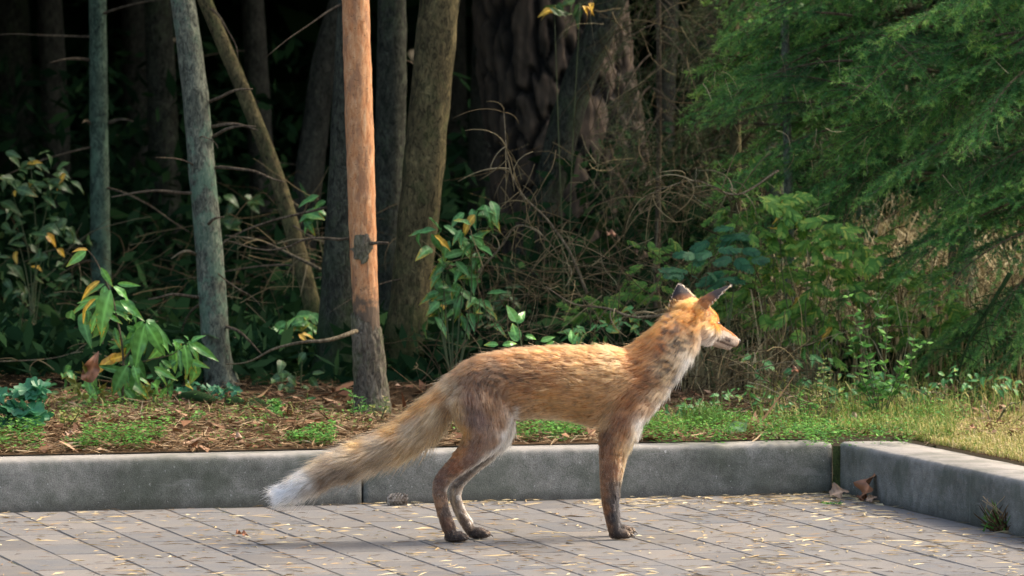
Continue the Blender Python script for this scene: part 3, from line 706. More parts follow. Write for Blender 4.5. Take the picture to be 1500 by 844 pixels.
# guide field
GP = np.array([g[0] for g in GUIDE]); GD = np.array([g[1]/np.linalg.norm(g[1]) for g in GUIDE]); GL = np.array([g[2] for g in GUIDE]); GLf = np.array([g[3] for g in GUIDE]); GR = np.array([g[4] for g in GUIDE])
def field(P):
    out_d = np.empty_like(P); out_l = np.empty(len(P)); out_f = np.empty(len(P))
    for s in range(0, len(P), 20000):
        q = P[s:s+20000]; d2 = ((q[:, None]-GP[None])**2).sum(2)/(GR[None]**2)
        wt = np.exp(-d2*2.2) + 1e-12/(1+d2); wt /= wt.sum(1)[:, None]
        out_d[s:s+20000] = wt @ GD; out_l[s:s+20000] = wt @ GL; out_f[s:s+20000] = wt @ GLf
    return out_d, out_l, out_f
D, Ln, Lf = field(FV)
for (b0, ax, Le, nr, w0) in EARS:
    d = FV - b0; u = (d @ ax)/Le; lat = np.linalg.norm(d - np.outer(d @ ax, ax), axis=1)
    one = (u > .15) & (lat < w0*1.5) & (u < 1.2)
    k = np.clip((u-.1)/.2, 0, 1)
    D[one] = ax; Ln[one] = (.010*(1-k) + .0035*k)[one]; Lf[one] = .12
Lh = (FV - HC) @ HM / HS
nosem = (Lh[:, 0] > .0935) & (np.abs(Lh[:, 1]) < .02) & (np.abs(Lh[:, 2]) < .04)
EYE = [np.array([.034, -.0195, .003]), np.array([.034, .0195, .003])]
for e in EYE: Ln[np.linalg.norm(Lh-e, axis=1) < .0065] = 0
Ln[nosem] = 0
Ln[FV[:, 2] < .006] = 0
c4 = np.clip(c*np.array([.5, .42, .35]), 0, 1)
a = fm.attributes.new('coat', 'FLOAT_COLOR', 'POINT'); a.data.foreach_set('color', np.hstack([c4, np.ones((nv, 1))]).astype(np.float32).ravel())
m, t, n, b = newmat('fox_skin'); t.links.new(attr(t, 'coat', 'Color'), b.inputs['Base Color']); b.inputs['Roughness'].default_value = .8
fm.materials.clear(); fm.materials.append(m)
ORG = Vector((float(FP(780, 785)[0]), float(YF(780)), 0))
fox = empty('fox', ORG, label='thin red fox standing in profile on the paving, looking right over its shoulder with tail lowered', cat='fox')
fox['label'] = 'red fox with a white tail tip standing side-on on the block paving, facing right'
def fpart(name, me):
    o = link(name, me, fox); o.matrix_parent_inverse = Matrix.Translation(ORG).inverted(); return o
fpart('body', fm)
# fur
tri_n = len(fm.polygons); fm.calc_loop_triangles(); nt_ = len(fm.loop_triangles)
TV = np.empty(nt_*3, np.int32); fm.loop_triangles.foreach_get('vertices', TV); TV = TV.reshape(-1, 3)
A_ = FV[TV]; ar = .5*np.linalg.norm(np.cross(A_[:, 1]-A_[:, 0], A_[:, 2]-A_[:, 0]), axis=1)
# density: more hairs where fur is short, seen side favoured by nothing
lt = Ln[TV].mean(1); dens = ar*np.where(lt <= .0005, 0, np.clip(.012/np.maximum(lt, .003), .55, 2.6)); pr = dens/dens.sum()
NH = 300000
ti = rg.choice(nt_, NH, p=pr); r1 = np.sqrt(rg.random(NH)); r2 = rg.random(NH)
bc = np.stack([1-r1, r1*(1-r2), r1*r2], 1)
def bary(X): return (X[TV[ti]]*bc[..., None]).sum(1) if X.ndim == 2 else (X[TV[ti]]*bc).sum(1)
P0 = bary(FV); Nn = bary(FN); Nn /= np.linalg.norm(Nn, axis=1)[:, None]; Dh = bary(D); Lh_ = bary(Ln); Lift = bary(Lf)*rg.uniform(.6, 1.5, NH)
Dt = Dh - Nn*(Dh*Nn).sum(1)[:, None]; Dt /= np.linalg.norm(Dt, axis=1)[:, None] + 1e-6
# clumps: hairs lean together
cl = np.floor(P0/.009).astype(int); hsh = (cl[:, 0]*73856093 ^ cl[:, 1]*19349663 ^ cl[:, 2]*83492791) & 0xffff
crv = np.random.default_rng(5).normal(size=(65536, 3)); CR = crv[hsh]
jit = rg.normal(size=(NH, 3))
longk = np.clip(Lh_/.03, .15, 1)[:, None]
dirv = Dt + Nn*Lift[:, None] + (CR*.15 + jit*.17)*(.5 + .5*longk)
dirv /= np.linalg.norm(dirv, axis=1)[:, None]
Lr = Lh_*np.where(rg.random(NH) < .12, rg.uniform(1.05, 1.4, NH), rg.uniform(.5, 1.05, NH))*(1 + .15*crv[hsh][:, 0])
under = rg.random(NH) < .0
npt = 5; PT = np.empty((NH, npt, 3))
grav = np.array([0, 0, -1.])
for k in range(npt):
    s = k/(npt-1)
    bend = (Dt + grav*.18*longk)*(s*s*.55)
    PT[:, k] = P0 - Nn*.001 + (dirv*s + bend*s*.5 - Nn*(s*s)*.10)*Lr[:, None]
PT[:, :, 2] = np.maximum(PT[:, :, 2], .001)
# colour per hair, taken where the hair shows: agouti ticking, darker guard hairs, black marks on neck, back and chest
q0x, q0y = pxy(P0); hside = np.where(P0[:, 1] - (10.94 + (q0x-690)/757*.2) > 0, 1, -1)
onhead = ((((P0 - HC) @ HM / HS)[:, 0] > -.022) & (q0x > 985) & (q0y < 520))
val = np.clip(rg.normal(1, .20, NH) + crv[hsh][:, 1]*.10, .5, 1.6)
dark = rg.random(NH) < .10
val = np.where(dark & ~onhead & (Lh_ > .006), val*.45, val)
Crt = coatmap(q0x, q0y, hside); Chd = headcolor(P0, Crt.copy(), q0x, q0y, Nn); ishd = (np.abs(Chd - Crt).sum(1) > 1e-4)
HCc = np.empty((NH, npt, 3))
for k in range(npt):
    kx, ky = pxy(PT[:, k]); ck = coatmap(kx, ky, hside); ck[ishd] = Chd[ishd]
    HCc[:, k] = ck*val[:, None]*(.8 + .3*k/(npt-1))
HCc = np.clip(HCc*np.array([.63, .56, .48]), .004, .9)
wht = HCc.min(axis=2, keepdims=True)/(HCc.max(axis=2, keepdims=True)+1e-6)   # keep white fur neutral
HCc[..., 1] *= 1 + .17*np.clip((wht[..., 0]-.45)*3, 0, 1); HCc[..., 2] *= 1 + .38*np.clip((wht[..., 0]-.45)*3, 0, 1)
HCc = np.clip(HCc*(1 + .55*np.clip((wht - .5)*6, 0, 1)*(HCc.mean(2, keepdims=True) > .3)), .004, .93)
rad = np.where(Lh_ > .02, .00042, .00034)*rg.uniform(.7, 1.25, NH)
hc = bpy.data.hair_curves.new('fur'); hc.add_curves([npt]*NH)
hc.attributes['position'].data.foreach_set('vector', PT.astype(np.float32).ravel())
ra = hc.attributes.get('radius') or hc.attributes.new('radius', 'FLOAT', 'POINT')
taper = np.array([.9, 1, .85, .55, .12]); ra.data.foreach_set('value', (rad[:, None]*taper[None]).astype(np.float32).ravel())
ca = hc.attributes.new('coat', 'FLOAT_COLOR', 'POINT'); ca.data.foreach_set('color', np.concatenate([HCc, np.ones((NH, npt, 1))], axis=2).astype(np.float32).ravel())
m, t, n, b = newmat('fox_fur'); n.remove(b)
hb = n.new('ShaderNodeBsdfHairPrincipled'); hb.model = 'CHIANG'; hb.parametrization = 'COLOR'
hb.inputs['Roughness'].default_value = .42; hb.inputs['Radial Roughness'].default_value = .55; hb.inputs['Coat'].default_value = 0
t.links.new(attr(t, 'coat', 'Color'), hb.inputs['Color']); t.links.new(hb.outputs[0], n['Material Output'].inputs[0])
hc.materials.append(m)
fo = bpy.data.objects.new('fur', hc); COL.objects.link(fo); fo.parent = fox; fo.matrix_parent_inverse = Matrix.Translation(ORG).inverted()
# nose, eyes, claws, whiskers
m, t, n, b = newmat('nose_black'); b.inputs['Base Color'].default_value = (.035, .03, .03, 1); b.inputs['Roughness'].default_value = .35
MT['nose'] = m; bump(t, b, noisef(t, coord(t), 900, 2), .4, .0004)
def lump(name, cpos, r, Rm, mat, label=None):
    FOX.clear(); blob(cpos, r, Rm, 18, 12); V, F = FOX[0]; me = mesh(name, V, F, mat, smooth=True); o = fpart(name, me)
    if label: o['label'] = label
    return o
lump('nose', H(.0985, 0, -.0105), (.0062, .0075, .0058), HM, MT['nose'])
m, t, n, b = newmat('fox_eye'); b.inputs['Roughness'].default_value = .08; b.inputs['Base Color'].default_value = (.02, .012, .006, 1)
for e in EYE: lump('eye', H(*(e*np.array([1, .94, 1]))), (.0068, .0042, .0052), HM, m)
m, t, n, b = newmat('claw'); b.inputs['Base Color'].default_value = (.05, .04, .035, 1); b.inputs['Roughness'].default_value = .4
for cpos in CLAWS:
    P = [cpos + np.array([-.004, 0, .001]), cpos + np.array([.001, 0, .0005]), cpos + np.array([.0055, 0, -.0045])]
    V, F = tube(P, [.0019, .0015, .0004], 6); fpart('claw', mesh('claw', V, F, m, smooth=True))
mbw = MB()
for s in (-1, 1):
    for k in range(7):
        p = H(.070 + .003*(k % 3), s*.0085, -.014 - .002*(k//3)); d = HM @ np.array([-.25, s*(1), rnd.uniform(-.4, .15)]); d /= np.linalg.norm(d); L = rnd.uniform(.025, .045)
        P = [p, p + d*L*.5, p + d*L + np.array([-.004, 0, -.006])]; V, F = tube(P, [.0002, .00018, .00004], 4); mbw.add(V, F)
m2, t, n, b = newmat('whisker'); b.inputs['Base Color'].default_value = (.04, .035, .03, 1)
o = fpart('whiskers', mbw.mesh('whiskers', m2)); o['kind'] = 'stuff'
FOX.clear()

# ------------------------------------------------------------------ TREES
def trunk_pts(pix, Y, ztop=4.6, zb=None):
    """pix: list (px, py, width px) from the base up; returns points and radii in metres, extended above the frame"""
    P = [np.array(W(q[0], q[1], Y)) for q in pix]; r = [q[2]*Y/FPX/2 for q in pix]
    d = (P[-1] - P[-2]); d /= np.linalg.norm(d)
    while P[-1][2] < ztop:
        d = d*.9 + np.array([0, 0, .1]); P.append(P[-1] + d*.5); r.append(r[-1]*.96)
    b = P[0].copy(); g = gz(b[0], b[1]) - .05
    d = P[0] - P[1]; d /= -d[2] if d[2] < 0 else -1
    b = P[0] + d*(P[0][2] - g) if P[0][2] > g else P[0]
    if P[0][2] > g + .02: P.insert(0, b); r.insert(0, r[0]*1.15)
    return np.array(P), np.array(r)
def make_trunk(P, r, mat, parent, org, ns=28, sub=14, amp=.06, fr=40, name='trunk', flare=.35, seed=0.):
    Q = catmull(np.hstack([P, r[:, None]]), sub); z0 = Q[0, 2]
    def dsp(p, a, L, rr):
        n1 = noise.noise(Vector((math.cos(a)*rr*fr*1.6 + seed, math.sin(a)*rr*fr*1.6, L*fr*.35)))
        n2 = noise.noise(Vector((math.cos(a)*1.3 + seed, math.sin(a)*1.3, L*3)))
        fl = math.exp(-L/.10)*flare*(1 + .35*math.cos(3*a + seed))
        return rr*(amp*n1 + .07*n2 + fl)
    V, F = tube(Q[:, :3], Q[:, 3], ns, disp=dsp)
    me = mesh(name, V - np.array(org), F, mat, smooth=True); o = link(name, me, parent); return o
def limb(name, P, r, mat, parent, org, ns=7, sub=6, wob=.0):
    P = np.array(P, float); Q = catmull(np.hstack([P, np.array(r)[:, None]]), sub)
    if wob:
        for q in Q: q[:3] += np.array(noise.noise_vector(Vector(q[:3]*14)))*wob
    V, F = tube(Q[:, :3], Q[:, 3], ns); return link(name, mesh(name, V - np.array(org), F, mat, smooth=True), parent)
def side_twigs(parent, org, P, r, n, mat, lo=.1, hi=1.1, ln=(.12, .4), seed=1, name='dead_branch', down=-.1):
    q = random.Random(seed)
    for k in range(n):
        z = q.uniform(lo, hi); i = int(np.argmin(abs(P[:, 2]-z)))
        i = min(i, len(P)-2); a = q.uniform(0, 2*math.pi); f = (z-P[i, 2])/(P[i+1, 2]-P[i, 2]+1e-6); p0 = P[i]*(1-f)+P[i+1]*f
        L = q.uniform(*ln); d = np.array([math.cos(a), math.sin(a)*.7, q.uniform(-.3, .3)])
        pts = [p0]; 
        for s in range(4):
            d = d + np.array([q.uniform(-.25, .25), q.uniform(-.25, .25), down + q.uniform(-.15, .15)]); d /= np.linalg.norm(d)
            pts.append(pts[-1] + d*L/4)
        r0 = q.uniform(.0022, .0045); limb(name, pts, [r0, r0*.8, r0*.6, r0*.4, r0*.15], mat, parent, org, 5, 4)
CROWNS = []
def tree(pix, Y, mat, label, twigs=6, group=None, seed=1, name='tree', flare=.3, amp=.08, cat='tree', ztop=4.6, tw=(.12, .4), ns=28):
    P, r = trunk_pts(pix, Y, ztop); org = P[0]
    t = empty(name, org, label=label, cat=cat, group=group)
    make_trunk(P, r, mat, t, org, ns=ns, seed=seed*3.3, flare=flare, amp=amp)
    if twigs: side_twigs(t, org, P, r, twigs, MT['twig'], ln=tw, seed=seed)
    CROWNS.append((t, P[-1])); return t, P, r, org

t1, P1, r1_, o1 = tree([(152, 500, 30), (148, 390, 28), (145, 200, 27), (143, 0, 25)], 16.2, MT['teal_bark'], 'slim straight tree with bluish green lichened bark, leftmost of the clear trunks', 7, seed=3, name='young_tree')
for (a, b_) in (((134, 88), (72, 92)), ((160, 180), (196, 178)), ((132, 182), (120, 180))):
    limb('dead_branch', [W(*a, 16.2), W((a[0]+b_[0])/2, (a[1]+b_[1])/2-4, 16.15), W(*b_, 16.1)], [.006, .004, .0015], MT['twig'], t1, o1)
t2, P2, r2_, o2 = tree([(328, 575, 50), (318, 520, 41), (309, 400, 40), (296, 250, 39), (284, 120, 38), (268, 0, 36)], 13.9, MT['grey_bark'], 'grey lichened trunk leaning slightly left behind the leafy sapling', 4, seed=5, name='young_tree', flare=.15)
for (a, b_) in (((296, 284), (162, 289)), ((290, 373), (250, 379)), ((300, 436), (215, 438)), ((320, 470), (382, 520)), ((305, 150), (372, 132)), ((310, 185), (378, 192)), ((312, 200), (375, 186)), ((316, 245), (420, 268)), ((295, 340), (330, 318))):
    a3 = np.array(W(*a, 13.9)); b3 = np.array(W(*b_, 13.85)); mid = (a3+b3)/2 + np.array([0, -.02, .012])
    limb('dead_branch', [a3, mid, b3], [.0045, .0035, .0015], MT['pale_twig'] if a[1] == 373 else MT['twig'], t2, o2, wob=.006)
tree([(470, 560, 30), (462, 470, 26), (440, 380, 24), (405, 260, 23), (355, 130, 22), (300, 0, 21), (285, -40, 21)], 15.0, MT['olive_bark'], 'thin brownish trunk leaning steeply to the left, behind the grey trunk', 5, seed=8, name='young_tree', flare=.1)
tree([(430, 520, 46), (444, 330, 42), (462, 190, 40), (478, 80, 38), (500, 0, 36)], 17.5, MT['far_bark'], 'dim trunk leaning right, behind the thin leaning one and left of the bare barked pine', 4, seed=9)
tree([(484, 585, 80), (490, 520, 58), (497, 380, 48), (506, 200, 44), (516, 0, 42)], 14.2, MT['dark_bark'], 'dark mossy trunk right behind the orange stripped trunk, with a flared mossy base', 2, seed=11, flare=.15)
tree([(566, 560, 44), (569, 400, 44), (572, 200, 44), (574, 0, 42)], 15.6, MT['dark_bark'], 'very dark upright trunk between the stripped trunk and the olive trunk', 3, seed=12)
tree([(583, 590, 66), (592, 500, 60), (604, 400, 58), (622, 230, 60), (637, 80, 59), (643, 0, 58)], 14.3, MT['olive_bark'], 'olive brown trunk leaning right with a paler right edge, behind the fox hips', 2, seed=13, flare=.15, ns=36)
# stripped pine: bark sleeve below, bare wood above, patch of bark left at a knot
t6 = empty('pine_tree', W(545, 612, 13.05), label='slender pine stripped of its bark, bare orange wood above a dark barked foot', cat='tree')
o6 = np.array(t6.location)
P, r = trunk_pts([(548, 625, 52), (545, 590, 49), (540, 520, 45), (536, 460, 43), (531, 330, 41), (526, 180, 42), (521, 0, 41)], 13.05); 
make_trunk(P, r*np.where(P[:, 2] < .35, .9, .95), MT['bare_wood'], t6, o6, ns=64, amp=.06, fr=90, name='bare_trunk', flare=0, seed=2, sub=30)
Q = catmull(np.hstack([P, r[:, None]]), 24); 
zt = W(0, 462, 13.05).z; k = int(np.searchsorted(Q[:, 2], zt + .05)); Qb = Q[:k]
Qb = catmull(Qb[::4], 14); ns = 90; V, F = tube(Qb[:, :3], Qb[:, 3]*1.02, ns, cap=False, disp=lambda p, a, L, rr: rr*(.07*noise.noise(Vector((math.cos(a)*3, math.sin(a)*3, L*30))) + .05*noise.noise(Vector((math.cos(a)*9, math.sin(a)*9, L*60))) + .18*math.exp(-L/.07)))
def bark_edge(p):
    x_ = (p[0]-W(537, 460, 13.05).x); return zt - .012 + .020*noise.noise(Vector((p[0]*90, p[1]*60, 3))) + .014*noise.noise(Vector((p[0]*300, 1, p[2]*50))) + np.clip(-x_*.5, -.012, .05)
F = [f for f in F if all(V[i][2] < bark_edge(V[i]) for i in f)]
link('bark', mesh('bark', V - o6, F, MT['bark_low'], smooth=True), t6)
c0 = np.array(W(531, 362, 13.05)); Qp = Q[(Q[:, 2] > c0[2]-.1) & (Q[:, 2] < c0[2]+.1)]; Qp = catmull(Qp[::3], 12); V, F = tube(Qp[:, :3], Qp[:, 3]*1.035, ns, cap=False, disp=lambda p, a, L, rr: rr*.05*noise.noise(Vector((math.cos(a)*7, math.sin(a)*7, L*50))))
def inpatch(p):
    q = p - c0; 
    if q[1] > 0.005: return q[0] < -.022 and -.03 < q[2] < .03
    return ((q[0]+.0)/(.024 + .01*noise.noise(Vector(p*70))))**2 + ((q[2])/(.036 + .016*noise.noise(Vector(p*60+3*np.ones(3)))))**2 < 1
F = [f for f in F if all(inpatch(V[i]) for i in f)]
link('bark_patch', mesh('bark_patch', V - o6, F, MT['bark_low'], smooth=True), t6)
limb('branch_stub', [W(540, 357, 13.03), W(555, 356, 12.99), W(569, 356, 12.97)], [.0048, .0036, .003], MT['twig'], t6, o6)
limb('branch', [W(522, 486, 13.0), W(505, 491, 12.95), W(470, 499, 12.93), (W(430, 505, 12.95)), W(395, 513, 12.97), W(362, 530, 13.0), W(330, 535, 13.05)], [.0055, .005, .0042, .0035, .0028, .002, .001], MT['pale_twig'], t6, o6, wob=.006)
limb('branch', [W(520, 347, 13.05), W(480, 349, 13.1), W(440, 353, 13.15), W(400, 366, 13.2), W(330, 352, 13.3)], [.0035, .003, .0026, .002, .001], MT['twig'], t6, o6, wob=.008)
# the big plate-barked pine
YB = 17.6
t7 = empty('pine_tree', W(845, 500, YB), label='huge old pine with thick plated dark reddish bark, behind the brush above the fox', cat='tree')
o7 = np.array(t7.location)
Pp = [np.array(W(px, py, YB)) for px, py in ((858, 560), (850, 450), (838, 300), (822, 150), (806, 0))] ; Pp += [Pp[-1] + np.array([-.03, 0, .8*k]) for k in range(1, 6)]
rr_ = [M(w_, YB)/2 for w_ in (300, 255, 232, 222, 215)] + [M(210, YB)/2]*5
Q = catmull(np.hstack([np.array(Pp), np.array(rr_)[:, None]]), 44)
Q = Q[:44*5+1] if False else Q
ns = 190; V = []; hv = []
for i in range(0, 44*5):
    for k in range(ns):
        a = 2*math.pi*k/ns; L = Q[i, 2]
        wv = noise.noise(Vector((math.cos(a)*2.2, math.sin(a)*2.2, L*3.2)))*.35; w2 = noise.noise(Vector((math.cos(a)*9, math.sin(a)*9, L*13)))*.16; wv += w2
        d_, _ = noise.voronoi(Vector((math.cos(a)*2.7 + wv, math.sin(a)*2.7 + wv, L*4.6 + wv*1.8)))
        e = min(1, max(0, (d_[1]-d_[0])*4.5)); e = e**.8
        e2_ = noise.noise(Vector((math.cos(a)*14, math.sin(a)*14, L*12)))
        hgt = e*.8 + .3*e2_*e + .25*noise.noise(Vector((math.cos(a)*30, math.sin(a)*30, L*22)))*e; r_ = Q[i, 3]*(.87) + .042*e + .009*e2_ + .006*noise.noise(Vector((math.cos(a)*40, math.sin(a)*40, L*45)))
        V.append((Q[i, 0] + r_*math.cos(a), Q[i, 1] + r_*math.sin(a), L)); hv.append(np.clip(hgt*.85 + .08*noise.noise(Vector((math.cos(a)*5, math.sin(a)*5, L*5))), 0, 1))
F = np.array([(i*ns+k, i*ns+(k+1) % ns, (i+1)*ns+(k+1) % ns, (i+1)*ns+k) for i in range(44*5-1) for k in range(ns)])
link('trunk', mesh('trunk', np.array(V) - o7, F, MT['pine_bark'], smooth=True, attrs={'rv': np.array(hv)}), t7)
V, F = tube(Q[44*5-2:, :3], Q[44*5-2:, 3]*.95, 24); link('upper_trunk', mesh('upper_trunk', V - o7, F, MT['far_bark'], smooth=True), t7)
tree([(742, 520, 52), (772, 400, 50), (805, 270, 48), (838, 150, 46), (880, 40, 44), (905, -30, 44)], 16.3, MT['dark_bark'], 'smooth greenish trunk leaning right across the front of the huge plated pine', 3, seed=21, flare=.1)
tree([(712, 520, 70), (718, 300, 66), (722, 150, 66), (726, 0, 64)], 18.6, MT['far_bark'], 'dark reddish trunk half hidden left of the huge plated pine', 2, seed=22)
tree([(1080, 520, 18), (1078, 300, 17), (1077, 150, 16), (1074, 0, 15)], 14.8, MT['olive_bark'], 'thin rough stem left of the spruce boughs, bristling with dead twigs', 16, seed=23, name='young_tree', flare=0, tw=(.08, .25), ns=12)
tree([(1158, 520, 16), (1156, 330, 14), (1152, 150, 12), (1149, 0, 12)], 14.3, MT['grey_bark'], 'thinnest pale stem, standing inside the left part of the spruce boughs', 10, seed=24, name='young_tree', flare=0, tw=(.06, .2), ns=12)
# dim trunks deeper in the wood
q = random.Random(4)
far = [(28, 24, 60, 'at the far left edge above the yellowing shrub'), (92, 21, 40, 'just left of the slim bluish trunk'), (205, 22, 46, 'between the slim bluish trunk and the grey lichened trunk'), (248, 19, 44, 'hidden mostly behind the grey lichened trunk'), (392, 20, 36, 'right of the thin leaning trunk at the top'), (668, 24, 40, 'just right of the leaning olive trunk'), (1010, 22, 60, 'between the huge pine and the rough thin stem'), (965, 19, 30, 'touching the right side of the huge pine'),
 (1215, 24, 60, 'in the dark gap left of the spruce top'), (1290, 26, 50, 'behind the middle of the bright spruce'), (1420, 25, 60, 'behind the right part of the bright spruce'), (60, 30, 50, 'deepest one near the left edge'), (300, 30, 60, 'deepest one behind the thin leaning trunk'), (540, 27, 60, 'deepest one behind the stripped orange trunk'), (780, 28, 60, 'deepest one behind the huge pine'), (1100, 29, 60, 'deepest one behind the two thin stems'), (430, 29, 50, 'deepest one left of the mossy trunk'), (170, 27, 40, 'deep one seen right of the slim bluish trunk')]
for k, (px, Y, w_, lb) in enumerate(far):
    ln_ = q.uniform(-25, 25)
    tree([(px, 420 if Y > 20 else 470, w_*1.1), (px+ln_*.5, 200, w_), (px+ln_, 0, w_*.93)], Y, MT['far_bark'] if k % 3 else MT['dark_bark'], 'dim distant trunk ' + lb, 1 if Y > 22 else 3, group='distant trunks in the dark wood', seed=30+k, flare=.1, ns=14)

# ------------------------------------------------------------------ crowns overhead (all above the picture) and the wood beyond
def leafcloud(name, boxes, size, mat, parent=None, seed=3, kind='stuff', flat=.0, org=None):
    g = np.random.default_rng(seed); Vs = []; rv = []
    for (x0, x1, y0, y1, z0, z1, n) in boxes:
        c_ = np.stack([g.uniform(x0, x1, n), g.uniform(y0, y1, n), g.uniform(z0, z1, n)], 1)
        a_ = g.normal(size=(n, 3)); a_ /= np.linalg.norm(a_, axis=1)[:, None]
        b_ = g.normal(size=(n, 3)); b_ -= a_*(a_*b_).sum(1)[:, None]; b_ /= np.linalg.norm(b_, axis=1)[:, None]
        s = size*g.uniform(.5, 1.3, n)[:, None]
        Vs.append(np.stack([c_ - a_*s, c_ - b_*s*.32, c_ + a_*s, c_ + b_*s*.32], 1).reshape(-1, 3))
        cn = g.uniform(0, 1, n); rv.append(np.repeat(cn, 4))
    V = np.vstack(Vs); n = len(V)//4; F = np.arange(n*4).reshape(-1, 4)
    if org is not None: V = V - np.array(org)
    me = mesh(name, V, F, mat, attrs={'rv': np.concatenate(rv)}); o = link(name, me, parent)
    if kind: o['kind'] = kind
    return o
# crowns as boxes of loose leaves, placed and gapped to darken the wood
o = leafcloud('shading_canopy', [(-12, 1.0, 14.5, 30, 2.05, 6.5, 56000), (1.0, 12, 19.5, 30, 2.6, 6.5, 22000), (-12, 12, 30, 40, 0.5, 6.5, 30000), (-12, 14, 25, 31, 0.3, 4, 26000), (-12, -4.4, 15, 28, .3, 3, 15000), (6, 13, 19, 28, .3, 3, 10000)], .22, MT['dimleaf'], seed=5)
# understorey: many low bushes of small leaves far in the dark
boxes = []
for k in range(60):
    Y = q.uniform(18.5, 25); x_ = q.uniform(-.11, .11)*Y; h_ = q.uniform(.25, .9)
    boxes.append((x_-.4, x_+.4, Y-.4, Y+.4, .1, .1+h_, 260))
for k in range(70):
    Y = q.uniform(15.6, 19.5); x_ = q.uniform(-.1, .02)*Y; h_ = q.uniform(.1, .42)
    boxes.append((x_-.25, x_+.25, Y-.25, Y+.25, .06, .1+h_, 60))
for k in range(50):
    Y = q.uniform(15.5, 20); x_ = q.uniform(.0, .11)*Y; h_ = q.uniform(.15, .6)
    boxes.append((x_-.3, x_+.3, Y-.3, Y+.3, .06, .1+h_, 220))
for k in range(90):
    Y = q.uniform(14.0, 16.2); x_ = q.uniform(-.1, .1)*Y; h_ = q.uniform(.03, .16)
    boxes.append((x_-.22, x_+.22, Y-.22, Y+.22, .07, .11+h_, 150))
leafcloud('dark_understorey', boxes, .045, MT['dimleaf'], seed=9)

# ------------------------------------------------------------------ LEAVES
def leaf_mesh(name, mat, wd=.36, curl=.25, fold=.25, wave=.05, nu=11, nv=7, seed=0, shape='ovate', serr=0):
    """leaf along +X, length 1, face up +Z"""
    q = random.Random(seed); V = []; rv = []; vn = []; ph_ = q.uniform(0, 6)
    for i in range(nu):
        u = i/(nu-1)
        if shape == 'ovate': w_ = wd*(math.sin(math.pi*min(1, u**.75))**.9)*(1-.25*u)
        else: w_ = wd*math.sin(math.pi*u)**.7
        if i == 0: w_ = .012
        if i == nu-1: w_ = .004
        for j in range(nv):
            v_ = -1 + 2*j/(nv-1)
            z = -curl*u*u + fold*abs(v_)*w_ + wave*math.sin(u*11 + ph_ + (1.5 if v_ > 0 else 0))*abs(v_)*w_*3
            x_ = u + (abs(v_)*.05 if 0 < i < nu-1 else 0)*0
            V.append((x_ - .12*curl*u*u*2, v_*w_*(1 - .15*fold), z)); rv.append(u*.6 + abs(v_)*.25)
            vn.append(1.0 if v_ == 0 else (.35 if (i % 2 == 0 and abs(v_) < .9) else 0))
    F = [(i*nv+j, (i+1)*nv+j, (i+1)*nv+j+1, i*nv+j+1) for i in range(nu-1) for j in range(nv-1)]
    return mesh(name, V, F, mat, smooth=True, attrs={'rv': rv, 'vein': vn})
def lobed_mesh(name, mat, rfun, nseg=72, cup=.12, seed=0, nr=4):
    """palmate leaf, petiole attached at the origin, outline r(theta)"""
    V = [(0, 0, 0)]; rv = [0]; vn = [1]; q = random.Random(seed); ph_ = q.uniform(0, 6)
    for k in range(1, nr+1):
        f = k/nr
        for j in range(nseg):
            th = -math.pi + 2*math.pi*j/nseg; r_ = rfun(th)*f
            z = cup*f*f*(.6 + .6*math.sin(th*3 + ph_)) - .25*(f**2)*cup
            V.append((r_*math.cos(th) , r_*math.sin(th), z)); rv.append(f*.8)
            vn.append(.0)
    F = [(0, 1+j, 1+(j+1) % nseg) for j in range(nseg)]
    for k in range(nr-1):
        for j in range(nseg):
            a = 1 + k*nseg + j; b_ = 1 + k*nseg + (j+1) % nseg; F.append((a, a+nseg, b_+nseg, b_))
    return mesh(name, V, F, mat, smooth=True, attrs={'rv': rv, 'vein': vn})
def maple_r(th):
    r_ = .25
    for c_, L, s in ((0, 1, .22), (.85, .85, .2), (-.85, .85, .2), (1.75, .55, .25), (-1.75, .55, .25)):
        d = abs(th - c_); r_ = max(r_, L*max(0, 1 - d/.42)**.75 * (1 + .10*math.cos(d*34)) if d < .42 else 0)
    return max(r_*.62, .14 if abs(th) < 2.6 else .08)
def scallop_r(th):     # columbine-like leaflet fans
    return (.5 + .07*math.cos(th*9) + .10*math.cos(3*th)) * (1 if abs(th) < 2.7 else .4)
LV = {}
for mn in ('leaf_bright', 'leaf_mid', 'leaf_dim', 'leaf_teal', 'leaf_yellow', 'leaf_pale'):
    LV[mn] = [leaf_mesh('leaf', MT[mn], *a, seed=k) for k, a in enumerate(((.185, .25, .3, .06), (.21, .5, .15, .09), (.17, .1, .5, .08), (.2, .75, .25, .06)))]
LV['maple'] = [lobed_mesh('leaf', MT['leaf_maple'], maple_r, cup=.2, seed=k) for k in range(2)]
LV['brown_maple'] = [lobed_mesh('leaf', MT['leaf_brown'], maple_r, cup=.5, seed=k) for k in range(2)]
LV['scallop'] = [lobed_mesh('leaf', MT['leaf_teal'], scallop_r, cup=.18, seed=k) for k in range(3)]
LV['tan_leaf'] = [leaf_mesh('leaf', MT['leaf_tan'], .4, .35, .5, .2, seed=k) for k in range(2)]
LV['brown_leaf'] = [leaf_mesh('leaf', MT['leaf_brown'], .34, .3, .6, .25, seed=k) for k in range(3)]
qL = random.Random(77)
